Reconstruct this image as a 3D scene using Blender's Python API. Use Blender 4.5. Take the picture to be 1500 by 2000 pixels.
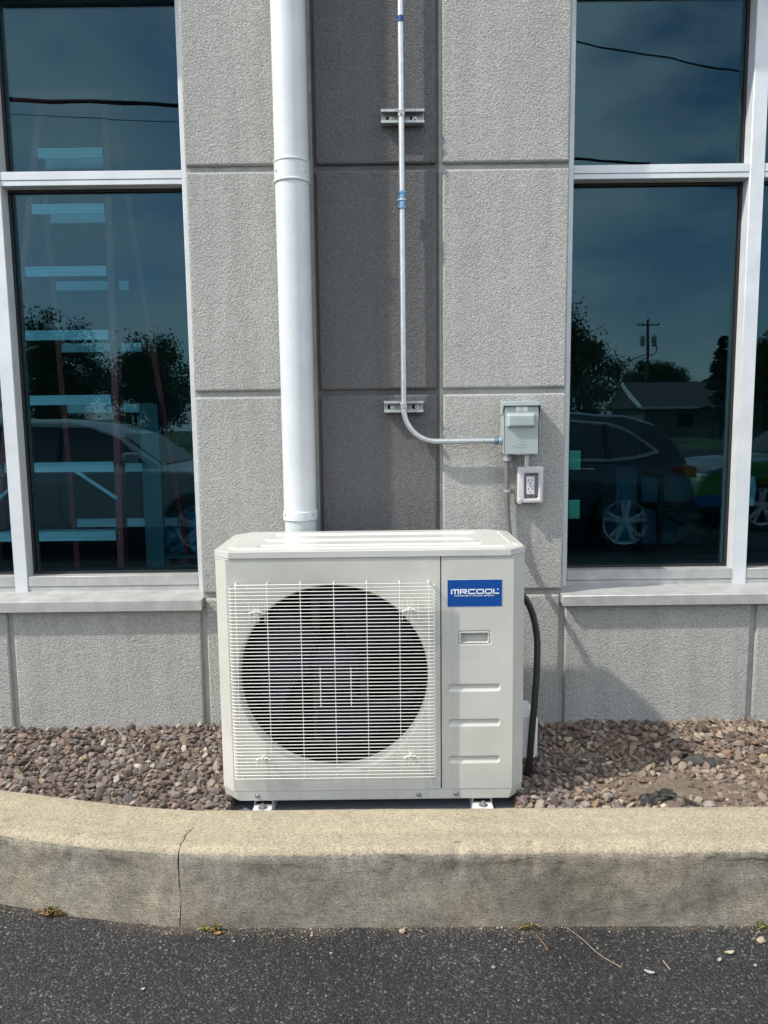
import bpy, bmesh, math, random
import numpy as np
from mathutils import Vector, Matrix, noise as mnoise

random.seed(7)
R = math.radians
for o in list(bpy.data.objects):
    bpy.data.objects.remove(o)
S = bpy.context.scene
COL = S.collection

# ------------------------------------------------------------------ camera
PITCH, ROLL, CAM_Z = R(6.7), R(0.68), 1.405
cd = bpy.data.cameras.new('camera')
cd.sensor_fit = 'VERTICAL'
cd.sensor_height = 24.0
cd.sensor_width = 18.0
cd.lens = 24.0 * 1440 / 2000
cd.clip_start, cd.clip_end = 0.05, 1500
cam = bpy.data.objects.new('camera', cd)
COL.objects.link(cam)
fw = Vector((0, math.cos(PITCH), -math.sin(PITCH)))
u0 = Vector((0, math.sin(PITCH), math.cos(PITCH)))
ax = Vector((1, 0, 0))
rt = math.cos(ROLL) * ax - math.sin(ROLL) * u0
up = math.cos(ROLL) * u0 + math.sin(ROLL) * ax
mw = Matrix.Identity(4)
for i in range(3):
    mw[i][0], mw[i][1], mw[i][2] = rt[i], up[i], -fw[i]
mw[2][3] = CAM_Z
cam.matrix_world = mw
S.camera = cam

# ------------------------------------------------------------------ light
SUN_DIR = Vector((2.6, 1.0, -3.1)).normalized()          # the way the light travels
w = bpy.data.worlds.new('World')
S.world = w
w.use_nodes = True
nt = w.node_tree
nt.nodes.clear()
out = nt.nodes.new('ShaderNodeOutputWorld')
bg = nt.nodes.new('ShaderNodeBackground')
sky = nt.nodes.new('ShaderNodeTexSky')
sky.sky_type = 'NISHITA'
sky.sun_disc = False
sky.sun_elevation = math.asin(-SUN_DIR.z)
sky.sun_rotation = math.atan2(-SUN_DIR.x, -SUN_DIR.y) % (2 * math.pi)
sky.air_density, sky.dust_density, sky.ozone_density = 1.0, 1.2, 1.0
tc = nt.nodes.new('ShaderNodeTexCoord')
mp = nt.nodes.new('ShaderNodeMapping')
mp.inputs['Scale'].default_value = (1, 1, 2.2)
nz = nt.nodes.new('ShaderNodeTexNoise')
nz.inputs['Scale'].default_value = 3.4
nz.inputs['Detail'].default_value = 7
nz.inputs['Roughness'].default_value = 0.55
cr = nt.nodes.new('ShaderNodeValToRGB')
cr.color_ramp.elements[0].position = 0.36
cr.color_ramp.elements[1].position = 0.58
mx = nt.nodes.new('ShaderNodeMix')
mx.data_type = 'RGBA'
mx.inputs[7].default_value = (6.1, 6.35, 6.4, 1)           # cloud
nt.links.new(tc.outputs['Generated'], mp.inputs[0])
nt.links.new(mp.outputs[0], nz.inputs['Vector'])
nt.links.new(nz.outputs[0], cr.inputs[0])
ml = nt.nodes.new('ShaderNodeMath')
ml.operation = 'MULTIPLY'
ml.inputs[1].default_value = 0.92
nt.links.new(cr.outputs[0], ml.inputs[0])
nt.links.new(ml.outputs[0], mx.inputs[0])
nt.links.new(sky.outputs[0], mx.inputs[6])
nt.links.new(mx.outputs[2], bg.inputs[0])
bg.inputs[1].default_value = 0.15
nt.links.new(bg.outputs[0], out.inputs[0])

sd = bpy.data.lights.new('sun', 'SUN')
sd.energy = 2.5
sd.angle = R(1.3)
sd.color = (1.0, 0.955, 0.87)
sun = bpy.data.objects.new('sun', sd)
COL.objects.link(sun)
sun.rotation_euler = SUN_DIR.to_track_quat('-Z', 'Y').to_euler()
sun.location = (-8, -4, 9)

vs = S.view_settings
vs.view_transform = 'Standard'
vs.look = 'None'
vs.gamma = 1.0
vs.use_curve_mapping = False
vs.exposure = 0.84
S.render.engine = 'CYCLES'
S.cycles.use_denoising = True
S.cycles.max_bounces = 8
S.cycles.transparent_max_bounces = 16
S.cycles.caustics_reflective = False
S.cycles.caustics_refractive = False

# ------------------------------------------------------------------ helpers
ORG = {}


class MB:
    """collects shapes in world coordinates; build() links them as one mesh object"""
    def __init__(s):
        s.v, s.f, s.m = [], [], []

    def add(s, vs_, fs, mi=0):
        b = len(s.v)
        s.v += [tuple(p) for p in vs_]
        s.f += [tuple(i + b for i in f) for f in fs]
        s.m += [mi] * len(fs)
        return s

    def box(s, x0, x1, y0, y1, z0, z1, mi=0):
        v = [(x, y, z) for x in (x0, x1) for y in (y0, y1) for z in (z0, z1)]
        return s.add(v, [(0, 1, 3, 2), (4, 6, 7, 5), (0, 4, 5, 1), (2, 3, 7, 6), (0, 2, 6, 4), (1, 5, 7, 3)], mi)

    def prism(s, poly, axis, a0, a1, mi=0, flip=False):
        """polygon in the plane normal to axis ('x','y','z'), extruded a0..a1"""
        def P(p, a):
            return {'x': (a, p[0], p[1]), 'y': (p[0], a, p[1]), 'z': (p[0], p[1], a)}[axis]
        n = len(poly)
        v = [P(p, a0) for p in poly] + [P(p, a1) for p in poly]
        f = [tuple(range(n)), tuple(range(2 * n - 1, n - 1, -1))]
        f += [(i, i + n, (i + 1) % n + n, (i + 1) % n) for i in range(n)]
        return s.add(v, f, mi)

    def tube(s, pts, r, n=8, caps=True, mi=0, sq=None):
        pts = [Vector(p) for p in pts]
        k = len(pts)
        rr = r if hasattr(r, '__len__') else [r] * k
        tg = []
        for i in range(k):
            a, b = pts[max(i - 1, 0)], pts[min(i + 1, k - 1)]
            d = (b - a)
            tg.append(d.normalized() if d.length > 1e-9 else Vector((0, 0, 1)))
        ref = Vector((0, 0, 1)) if abs(tg[0].z) < 0.9 else Vector((1, 0, 0))
        u = tg[0].cross(ref).normalized()
        v, f = [], []
        for i in range(k):
            if i:
                u = (u - tg[i] * u.dot(tg[i]))
                u = u.normalized() if u.length > 1e-6 else tg[i].orthogonal().normalized()
            q = tg[i].cross(u)
            for j in range(n):
                a = 2 * math.pi * (j + .5) / n
                v.append(pts[i] + (u * math.cos(a) + q * math.sin(a)) * rr[i])
        for i in range(k - 1):
            for j in range(n):
                j2 = (j + 1) % n
                f.append((i * n + j, i * n + j2, (i + 1) * n + j2, (i + 1) * n + j))
        if caps:
            f.append(tuple(range(n - 1, -1, -1)))
            f.append(tuple(range((k - 1) * n, k * n)))
        return s.add(v, f, mi)

    def lathe(s, c, axis, prof, n=32, mi=0, caps=True):
        """prof = [(radius, offset along axis)]"""
        c = Vector(c)
        A = {'x': (Vector((1, 0, 0)), Vector((0, 1, 0)), Vector((0, 0, 1))),
             'y': (Vector((0, 1, 0)), Vector((0, 0, 1)), Vector((1, 0, 0))),
             'z': (Vector((0, 0, 1)), Vector((1, 0, 0)), Vector((0, 1, 0)))}[axis]
        v, f = [], []
        for r_, o in prof:
            for j in range(n):
                a = 2 * math.pi * j / n
                v.append(c + A[0] * o + (A[1] * math.cos(a) + A[2] * math.sin(a)) * r_)
        for i in range(len(prof) - 1):
            for j in range(n):
                j2 = (j + 1) % n
                f.append((i * n + j, i * n + j2, (i + 1) * n + j2, (i + 1) * n + j))
        if caps:
            f.append(tuple(range(n - 1, -1, -1)))
            f.append(tuple(range((len(prof) - 1) * n, len(prof) * n)))
        return s.add(v, f, mi)

    def quad(s, a, b, c, d, mi=0):
        return s.add([a, b, c, d], [(0, 1, 2, 3)], mi)

    def grid(s, nx, ny, fn, mi=0):
        v = [fn(i / nx, j / ny) for j in range(ny + 1) for i in range(nx + 1)]
        f = [(j * (nx + 1) + i, j * (nx + 1) + i + 1, (j + 1) * (nx + 1) + i + 1, (j + 1) * (nx + 1) + i)
             for j in range(ny) for i in range(nx)]
        return s.add(v, f, mi)

    def build(s, name, mats, parent=None, bevel=0, seg=2, smooth=35, fix=True):
        me = bpy.data.meshes.new(name)
        o0 = ORG[parent] if parent is not None else Vector((0, 0, 0))
        me.from_pydata([(p[0] - o0.x, p[1] - o0.y, p[2] - o0.z) for p in s.v], [], s.f)
        if fix:
            bm = bmesh.new()
            bm.from_mesh(me)
            bmesh.ops.recalc_face_normals(bm, faces=bm.faces)
            bm.to_mesh(me)
            bm.free()
        for m_ in (mats if isinstance(mats, (list, tuple)) else [mats]):
            me.materials.append(m_)
        if len(me.polygons) == len(s.m):
            me.polygons.foreach_set('material_index', s.m)
        if smooth:
            me.polygons.foreach_set('use_smooth', [True] * len(me.polygons))
            me.set_sharp_from_angle(angle=R(smooth))
        me.update()
        ob = bpy.data.objects.new(name, me)
        COL.objects.link(ob)
        if parent is not None:
            ob.parent = parent
        ORG[ob] = o0.copy()
        if bevel:
            b = ob.modifiers.new('bevel', 'BEVEL')
            b.width, b.segments, b.limit_method, b.angle_limit = bevel, seg, 'ANGLE', R(40)
            b.harden_normals = False
        return ob


def tag(o, label=None, cat=None, group=None, kind=None):
    for k, v in (('label', label), ('category', cat), ('group', group), ('kind', kind)):
        if v:
            o[k] = v
    return o


def thing(name, loc, label, cat, group=None):
    o = bpy.data.objects.new(name, None)
    o.empty_display_size = 0.1
    o.location = loc
    COL.objects.link(o)
    ORG[o] = Vector(loc)
    return tag(o, label, cat, group)


def copy_tree(root, delta, label=None):
    def rec(o, parent):
        c = o.copy()
        COL.objects.link(c)
        if parent is not None:
            c.parent = parent
        for ch in list(o.children):
            rec(ch, c)
        return c
    r = rec(root, root.parent)
    r.location = Vector(root.location) + Vector(delta)
    if label:
        r['label'] = label
    return r


def bez(pts, n=8):
    """smooth Catmull-Rom path through pts"""
    P = [Vector(p) for p in pts]
    P = [2 * P[0] - P[1]] + P + [2 * P[-1] - P[-2]]
    o = []
    for i in range(1, len(P) - 2):
        a, b, c, d = P[i - 1:i + 3]
        for k in range(n):
            t = k / n
            o.append(.5 * ((2 * b) + (c - a) * t + (2 * a - 5 * b + 4 * c - d) * t * t + (3 * b - 3 * c + d - a) * t ** 3))
    o.append(P[-2])
    return o


def text_mesh(body, size, extrude=0.0005):
    cu = bpy.data.curves.new('text', 'FONT')
    cu.body = body
    cu.size = size
    cu.extrude = extrude
    cu.align_x = 'CENTER'
    cu.align_y = 'CENTER'
    cu.resolution_u = 3
    ob = bpy.data.objects.new('text', cu)
    COL.objects.link(ob)
    dg = bpy.context.evaluated_depsgraph_get()
    me = bpy.data.meshes.new_from_object(ob.evaluated_get(dg))
    v = [tuple(p.co) for p in me.vertices]
    f = [tuple(p.vertices) for p in me.polygons]
    bpy.data.objects.remove(ob)
    bpy.data.curves.remove(cu)
    bpy.data.meshes.remove(me)
    return v, f


def fbm(x, y, z=0.0, s=1.0):
    return mnoise.fractal(Vector((x * s, y * s, z * s)), 1.0, 2.0, 4)


# ------------------------------------------------------------------ materials
def mat(name, col, rough=.5, metal=0, var=0, vscale=6, bump=0, bscale=200, spec=.5, coat=0, detail=4, bdist=.002):
    m = bpy.data.materials.new(name)
    m.use_nodes = True
    n, l = m.node_tree.nodes, m.node_tree.links
    p = n['Principled BSDF']
    p.inputs['Base Color'].default_value = (*col, 1)
    p.inputs['Roughness'].default_value = rough
    p.inputs['Metallic'].default_value = metal
    p.inputs['Specular IOR Level'].default_value = spec
    if coat:
        p.inputs['Coat Weight'].default_value = coat
        p.inputs['Coat Roughness'].default_value = .04
    g = n.new('ShaderNodeNewGeometry')
    if var:
        t = n.new('ShaderNodeTexNoise')
        t.inputs['Scale'].default_value = vscale
        t.inputs['Detail'].default_value = detail
        t.inputs['Roughness'].default_value = .6
        l.new(g.outputs['Position'], t.inputs['Vector'])
        x = n.new('ShaderNodeMix')
        x.data_type = 'RGBA'
        x.inputs[6].default_value = (*[c * (1 - var) for c in col], 1)
        x.inputs[7].default_value = (*[min(1, c * (1 + var)) for c in col], 1)
        c = n.new('ShaderNodeMapRange')
        c.inputs[1].default_value, c.inputs[2].default_value = .3, .7
        l.new(t.outputs[0], c.inputs[0])
        l.new(c.outputs[0], x.inputs[0])
        l.new(x.outputs[2], p.inputs['Base Color'])
    if bump:
        t2 = n.new('ShaderNodeTexNoise')
        t2.inputs['Scale'].default_value = bscale
        t2.inputs['Detail'].default_value = 3
        l.new(g.outputs['Position'], t2.inputs['Vector'])
        b = n.new('ShaderNodeBump')
        b.inputs['Strength'].default_value = bump
        b.inputs['Distance'].default_value = bdist
        l.new(t2.outputs[0], b.inputs['Height'])
        l.new(b.outputs[0], p.inputs['Normal'])
    return m


def nodes_of(m):
    return m.node_tree.nodes, m.node_tree.links, m.node_tree.nodes['Principled BSDF']


def N(n, kind, **kw):
    x = n.new('ShaderNode' + kind)
    for k, v in kw.items():
        k = k.replace('_', ' ') if k not in x.bl_rna.properties else k
        if k in x.bl_rna.properties:
            setattr(x, k, v)
        else:
            x.inputs[k].default_value = v
    return x


def ramp(n, *st):
    r_ = n.new('ShaderNodeValToRGB')
    e = r_.color_ramp.elements
    while len(e) < len(st):
        e.new(.5)
    for el, (p_, c_) in zip(e, st):
        el.position = p_
        el.color = (*c_, 1) if hasattr(c_, '__len__') else (c_, c_, c_, 1)
    return r_


def mixc(n, l, fac, a, b, mode='MIX'):
    x = n.new('ShaderNodeMix')
    x.data_type = 'RGBA'
    x.blend_type = mode
    for s_, v in ((0, fac), (6, a), (7, b)):
        if hasattr(v, 'is_output'):
            l.new(v, x.inputs[s_])
        elif hasattr(v, '__len__'):
            x.inputs[s_].default_value = (*v, 1)
        else:
            x.inputs[s_].default_value = v
    return x.outputs[2]


def stucco(name, col, streak=.10):
    m = mat(name, col, .9, spec=.25)
    n, l, p = nodes_of(m)
    g = n.new('ShaderNodeNewGeometry')
    big = N(n, 'TexNoise', Scale=2.2, Detail=5.0, Roughness=.6)
    l.new(g.outputs['Position'], big.inputs['Vector'])
    mp_ = N(n, 'Mapping')
    mp_.inputs['Scale'].default_value = (14, 14, .9)
    l.new(g.outputs['Position'], mp_.inputs[0])
    st = N(n, 'TexNoise', Scale=1.0, Detail=4.0, Roughness=.6)
    l.new(mp_.outputs[0], st.inputs['Vector'])
    c1 = mixc(n, l, big.outputs[0], [c * .90 for c in col], [c * 1.08 for c in col])
    r_ = ramp(n, (.35, 1 - streak), (.62, 1.0))
    l.new(st.outputs[0], r_.inputs[0])
    c2 = mixc(n, l, 1.0, c1, r_.outputs[0], 'MULTIPLY')
    fine = N(n, 'TexNoise', Scale=260.0, Detail=2.0)
    l.new(g.outputs['Position'], fine.inputs['Vector'])
    r2 = ramp(n, (.34, .70), (.62, 1.12))  # tiny shadows of the plaster grain, put into the colour
    l.new(fine.outputs[0], r2.inputs[0])
    c3 = mixc(n, l, 1.0, c2, r2.outputs[0], 'MULTIPLY')
    l.new(c3, p.inputs['Base Color'])
    b1 = N(n, 'TexNoise', Scale=175.0, Detail=3.0, Roughness=.6, Distortion=.0)
    l.new(g.outputs['Position'], b1.inputs['Vector'])
    b2 = N(n, 'TexNoise', Scale=9.0, Detail=3.0)
    l.new(g.outputs['Position'], b2.inputs['Vector'])
    bu2 = N(n, 'Bump', Strength=.35, Distance=.012)
    l.new(b2.outputs[0], bu2.inputs['Height'])
    bu = N(n, 'Bump', Strength=1.0, Distance=.0075)
    l.new(b1.outputs[0], bu.inputs['Height'])
    l.new(bu2.outputs[0], bu.inputs['Normal'])
    l.new(bu.outputs[0], p.inputs['Normal'])
    return m


def glass(name, tint, refl, base=.085, wob=True):
    m = bpy.data.materials.new(name)
    m.use_nodes = True
    n, l = m.node_tree.nodes, m.node_tree.links
    n.clear()
    o_ = n.new('ShaderNodeOutputMaterial')
    t = n.new('ShaderNodeBsdfTransparent')
    t.inputs[0].default_value = (*tint, 1)
    g = n.new('ShaderNodeBsdfGlossy')
    g.inputs[0].default_value = (*refl, 1)
    g.inputs['Roughness'].default_value = 0.0
    lw = n.new('ShaderNodeLayerWeight')
    pw = N(n, 'Math', operation='POWER')
    pw.inputs[1].default_value = 4.0
    l.new(lw.outputs['Facing'], pw.inputs[0])
    ma = N(n, 'Math', operation='MULTIPLY_ADD')
    ma.inputs[1].default_value = .8
    ma.inputs[2].default_value = base
    l.new(pw.outputs[0], ma.inputs[0])
    mx_ = n.new('ShaderNodeMixShader')
    l.new(ma.outputs[0], mx_.inputs[0])
    l.new(t.outputs[0], mx_.inputs[1])
    l.new(g.outputs[0], mx_.inputs[2])
    if wob:
        ge = n.new('ShaderNodeNewGeometry')
        nz_ = N(n, 'TexNoise', Scale=5.0, Detail=1.0)
        l.new(ge.outputs['Position'], nz_.inputs['Vector'])
        bu = N(n, 'Bump', Strength=.10, Distance=.002)
        l.new(nz_.outputs[0], bu.inputs['Height'])
        l.new(bu.outputs[0], g.inputs['Normal'])
    l.new(mx_.outputs[0], o_.inputs[0])
    return m


MT = {}
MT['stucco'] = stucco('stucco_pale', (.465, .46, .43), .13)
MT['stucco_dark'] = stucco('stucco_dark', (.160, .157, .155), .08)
MT['stucco_joint'] = mat('stucco_joint', (.34, .335, .315), .95, var=.15, vscale=20, bump=.3, bscale=150)
MT['stucco_joint_dark'] = mat('stucco_joint_dark', (.125, .122, .12), .95, var=.15, vscale=20, bump=.3, bscale=150)
MT['alu'] = mat('anodised_aluminium', (.68, .705, .72), .42, .12, var=.08, vscale=9, bump=.04, bscale=60)
MT['sillm'] = mat('sill_aluminium', (.45, .45, .435), .5, .3, var=.16, vscale=14, bump=.10, bscale=90)
MT['gasket'] = mat('black_gasket', (.012, .012, .013), .6)
MT['glass'] = glass('tinted_window_glass', (.54, .75, .80), (.50, .79, .90), .050)
MT['pipe_white'] = mat('white_painted_aluminium', (.63, .655, .665), .36, 0, var=.055, vscale=9, bump=.03, bscale=25)
MT['galv'] = mat('galvanised_steel', (.55, .565, .57), .4, .8, var=.12, vscale=60)
MT['galv_dull'] = mat('dull_zinc_steel', (.42, .44, .43), .5, .6, var=.2, vscale=70)
MT['zinc_blue'] = mat('blue_zinc', (.20, .34, .48), .3, .8, var=.2, vscale=80)
MT['box_grey'] = mat('grey_green_enamel', (.34, .385, .375), .38, var=.04, vscale=20, bump=.05, bscale=120)
MT['box_inner'] = mat('box_shadow_gap', (.06, .065, .065), .7)
MT['label_white'] = mat('white_label', (.8, .8, .8), .5)
MT['ink'] = mat('black_ink', (.02, .02, .02), .6)
MT['outlet'] = mat('outlet_cover_grey', (.56, .52, .525), .42, var=.03, vscale=30)
MT['outlet_lens'] = mat('smoked_recess', (.17, .165, .18), .3)
MT['recept'] = mat('receptacle_white', (.64, .63, .66), .4)
MT['flex_grey'] = mat('grey_flexible_conduit', (.15, .15, .15), .55, var=.1, vscale=40)
MT['flex_black'] = mat('black_flexible_conduit', (.012, .012, .012), .42)
MT['ac'] = mat('ivory_powder_coat', (.545, .535, .485), .36, var=.05, vscale=7, bump=.035, bscale=420, spec=.5)
MT['ac_lid'] = mat('ivory_lid_paint', (.56, .55, .51), .24, var=.03, vscale=5, bump=.03, bscale=300, spec=.55)
for _k in ('ac', 'ac_lid'):
    _n, _l, _p = nodes_of(MT[_k])
    _src = _p.inputs['Base Color'].links[0].from_socket
    _g = _n.new('ShaderNodeNewGeometry')
    _t = N(_n, 'TexNoise', Scale=38.0, Detail=5.0, Roughness=.75)
    _l.new(_g.outputs['Position'], _t.inputs['Vector'])
    _r = ramp(_n, (.665, 1.0), (.72, .72))
    _l.new(_t.outputs[0], _r.inputs[0])
    _t2 = N(_n, 'TexNoise', Scale=3.0, Detail=6.0, Roughness=.65)
    _l.new(_g.outputs['Position'], _t2.inputs['Vector'])
    _r2 = ramp(_n, (.35, .93), (.65, 1.03))
    _l.new(_t2.outputs[0], _r2.inputs[0])
    _c = mixc(_n, _l, .8, _src, _r.outputs[0], 'MULTIPLY')
    _l.new(mixc(_n, _l, 1, _c, _r2.outputs[0], 'MULTIPLY'), _p.inputs['Base Color'])
MT['wire'] = mat('ivory_coated_wire', (.80, .79, .73), .32)
MT['ac_white'] = mat('white_plastic', (.72, .73, .73), .4)
MT['black_in'] = mat('dark_cabinet_inside', (.003, .003, .004), .8, spec=.05)
MT['blade'] = mat('dark_fan_plastic', (.011, .011, .032), .45, spec=.25)
MT['bracket'] = mat('motor_bracket_steel', (.13, .13, .14), .45, spec=.4)
MT['coil'] = mat('coil_fins', (.004, .004, .006), .8, spec=.05)
MT['logo_blue'] = mat('blue_sticker', (.006, .065, .28), .32)
MT['logo_edge'] = mat('sticker_edge', (.55, .62, .72), .4)
MT['logo_white'] = mat('white_print', (.85, .87, .9), .4)
MT['pad'] = mat('grey_equipment_pad', (.16, .175, .20), .7, var=.1, vscale=30, bump=.2, bscale=200)
MT['screw'] = mat('steel_screw', (.42, .42, .42), .3, .8)


def concrete(name, col, face=False):
    m = mat(name, col, .92, spec=.25)
    n, l, p = nodes_of(m)
    g = n.new('ShaderNodeNewGeometry')
    big = N(n, 'TexNoise', Scale=3.2, Detail=6.0, Roughness=.62)
    l.new(g.outputs['Position'], big.inputs['Vector'])
    med = N(n, 'TexNoise', Scale=24.0, Detail=5.0, Roughness=.65)
    l.new(g.outputs['Position'], med.inputs['Vector'])
    fine = N(n, 'TexVoronoi', Scale=330.0)
    l.new(g.outputs['Position'], fine.inputs['Vector'])
    r1 = ramp(n, (.30, .58 if face else .90), (.68, 1.25 if face else 1.08))
    l.new(big.outputs[0], r1.inputs[0])
    r2 = ramp(n, (.3, .70 if face else .88), (.7, 1.24 if face else 1.10))
    l.new(med.outputs[0], r2.inputs[0])
    fr = N(n, 'SeparateColor')
    l.new(fine.outputs['Color'], fr.inputs[0])
    r3 = ramp(n, (0.0, .50), (.4, .95), (1.0, 1.32))
    l.new(fr.outputs[0], r3.inputs[0])
    c = mixc(n, l, 1, col, r1.outputs[0], 'MULTIPLY')
    c = mixc(n, l, 1, c, r2.outputs[0], 'MULTIPLY')
    c = mixc(n, l, .8, c, r3.outputs[0], 'MULTIPLY')
    pore = N(n, 'TexVoronoi', Scale=95.0)
    l.new(g.outputs['Position'], pore.inputs['Vector'])
    rp = ramp(n, (.07, .35), (.14, 1.0))
    l.new(pore.outputs['Distance'], rp.inputs[0])
    c = mixc(n, l, .8, c, rp.outputs[0], 'MULTIPLY')
    bu = N(n, 'Bump', Strength=.6, Distance=.002)
    l.new(fine.outputs['Distance'], bu.inputs['Height'])
    if face:
        mp_ = N(n, 'Mapping')
        mp_.inputs['Scale'].default_value = (16, 16, 190)
        nzd = N(n, 'TexNoise', Scale=2.2, Detail=3.0)
        l.new(g.outputs['Position'], nzd.inputs['Vector'])
        wv = N(n, 'VectorMath', operation='MULTIPLY_ADD')
        wv.inputs[1].default_value = (0, 0, .05)
        l.new(nzd.outputs[0], wv.inputs[0])
        l.new(g.outputs['Position'], wv.inputs[2])
        l.new(wv.outputs[0], mp_.inputs[0])
        br = N(n, 'TexNoise', Scale=1.0, Detail=3.0, Roughness=.5)
        l.new(mp_.outputs[0], br.inputs['Vector'])
        r4 = ramp(n, (.3, .95), (.65, 1.03))
        l.new(br.outputs[0], r4.inputs[0])
        c = mixc(n, l, .8, c, r4.outputs[0], 'MULTIPLY')
        spz = N(n, 'SeparateXYZ')
        l.new(g.outputs['Position'], spz.inputs[0])
        rz = ramp(n, (.188, 0.0), (.207, 1.0), (.224, 1.0), (.232, 0.0))
        l.new(spz.outputs[2], rz.inputs[0])
        mps = N(n, 'Mapping')
        mps.inputs['Scale'].default_value = (6, 6, 40)
        l.new(g.outputs['Position'], mps.inputs[0])
        rust = N(n, 'TexNoise', Scale=1.0, Detail=6.0, Roughness=.7)
        l.new(mps.outputs[0], rust.inputs['Vector'])
        rr2 = ramp(n, (.53, 0.0), (.62, .85))
        l.new(rust.outputs[0], rr2.inputs[0])
        mm2 = N(n, 'Math', operation='MULTIPLY')
        l.new(rz.outputs[0], mm2.inputs[0])
        l.new(rr2.outputs[0], mm2.inputs[1])
        c = mixc(n, l, mm2.outputs[0], c, (.055, .035, .02))
        hue = N(n, 'TexNoise', Scale=5.0, Detail=3.0)
        mp2 = N(n, 'Mapping')
        mp2.inputs['Location'].default_value = (7, 3, 1)
        l.new(g.outputs['Position'], mp2.inputs[0])
        l.new(mp2.outputs[0], hue.inputs['Vector'])
        r5 = ramp(n, (.38, (1.0, 1.0, 1.0)), (.62, (.86, .90, .98)))
        l.new(hue.outputs[0], r5.inputs[0])
        c = mixc(n, l, 1, c, r5.outputs[0], 'MULTIPLY')
        b2 = N(n, 'Bump', Strength=.30, Distance=.003)
        l.new(br.outputs[0], b2.inputs['Height'])
        l.new(bu.outputs[0], b2.inputs['Normal'])
        l.new(b2.outputs[0], p.inputs['Normal'])
    else:
        b2 = N(n, 'Bump', Strength=.35, Distance=.004)
        l.new(med.outputs[0], b2.inputs['Height'])
        l.new(bu.outputs[0], b2.inputs['Normal'])
        l.new(b2.outputs[0], p.inputs['Normal'])
    l.new(c, p.inputs['Base Color'])
    return m


MT['conc_top'] = concrete('kerb_top_concrete', (.365, .315, .225))
MT['conc_face'] = concrete('kerb_face_concrete', (.32, .278, .212), True)


def asphalt():
    m = mat('asphalt', (.05, .05, .05), .85, spec=.4)
    n, l, p = nodes_of(m)
    g = n.new('ShaderNodeNewGeometry')
    v1 = N(n, 'TexVoronoi', Scale=190.0)
    v2 = N(n, 'TexVoronoi', Scale=420.0)
    for v in (v1, v2):
        l.new(g.outputs['Position'], v.inputs['Vector'])
    s1, s2 = N(n, 'SeparateColor'), N(n, 'SeparateColor')
    l.new(v1.outputs['Color'], s1.inputs[0])
    l.new(v2.outputs['Color'], s2.inputs[0])
    r1 = ramp(n, (0, (.016, .016, .018)), (.60, (.034, .034, .037)), (.86, (.07, .068, .068)), (.95, (.16, .155, .15)), (1, (.36, .35, .33)))
    l.new(s1.outputs[0], r1.inputs[0])
    r2 = ramp(n, (0, (.014, .014, .016)), (.7, (.03, .03, .033)), (.93, (.10, .10, .10)), (1, (.30, .29, .28)))
    l.new(s2.outputs[0], r2.inputs[0])
    c = mixc(n, l, .5, r1.outputs[0], r2.outputs[0])
    big = N(n, 'TexNoise', Scale=1.6, Detail=5.0, Roughness=.6)
    l.new(g.outputs['Position'], big.inputs['Vector'])
    rb = ramp(n, (.35, .42), (.65, .85))
    l.new(big.outputs[0], rb.inputs[0])
    c = mixc(n, l, 1, c, rb.outputs[0], 'MULTIPLY')
    # sandy dirt collected along the kerb
    sp = N(n, 'SeparateXYZ')
    l.new(g.outputs['Position'], sp.inputs[0])
    mr = N(n, 'MapRange')
    mr.inputs[1].default_value, mr.inputs[2].default_value = 1.76, 1.93
    kx = N(n, 'MapRange')
    kx.inputs[1].default_value, kx.inputs[2].default_value = -1.6, -.55
    kx.inputs[3].default_value, kx.inputs[4].default_value = .24, 0.0
    l.new(sp.outputs[0], kx.inputs[0])
    ky = N(n, 'Math', operation='SUBTRACT')
    l.new(sp.outputs[1], ky.inputs[0])
    l.new(kx.outputs[0], ky.inputs[1])
    l.new(ky.outputs[0], mr.inputs[0])
    dn = N(n, 'TexNoise', Scale=9.0, Detail=6.0, Roughness=.7)
    l.new(g.outputs['Position'], dn.inputs['Vector'])
    mu = N(n, 'Math', operation='MULTIPLY')
    l.new(mr.outputs[0], mu.inputs[0])
    l.new(dn.outputs[0], mu.inputs[1])
    rd = ramp(n, (.36, 0.0), (.56, .75))
    l.new(mu.outputs[0], rd.inputs[0])
    dv = ramp(n, (0, (.05, .04, .03)), (.6, (.11, .088, .066)), (1, (.24, .20, .16)))
    l.new(s2.outputs[0], dv.inputs[0])
    c = mixc(n, l, rd.outputs[0], c, dv.outputs[0])
    l.new(c, p.inputs['Base Color'])
    bu = N(n, 'Bump', Strength=.9, Distance=.004)
    iv = N(n, 'Math', operation='SUBTRACT')
    iv.inputs[0].default_value = 1.0
    l.new(v1.outputs['Distance'], iv.inputs[1])
    l.new(iv.outputs[0], bu.inputs['Height'])
    b2 = N(n, 'Bump', Strength=.6, Distance=.002)
    l.new(v2.outputs['Distance'], b2.inputs['Height'])
    l.new(bu.outputs[0], b2.inputs['Normal'])
    l.new(b2.outputs[0], p.inputs['Normal'])
    return m


MT['asphalt'] = asphalt()
MT['soil'] = mat('dry_soil', (.15, .115, .085), .95, var=.35, vscale=40, bump=.6, bscale=160, detail=6, bdist=.006)
MT['lawn'] = mat('lawn_grass', (.05, .09, .025), .9, var=.3, vscale=3)

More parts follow.
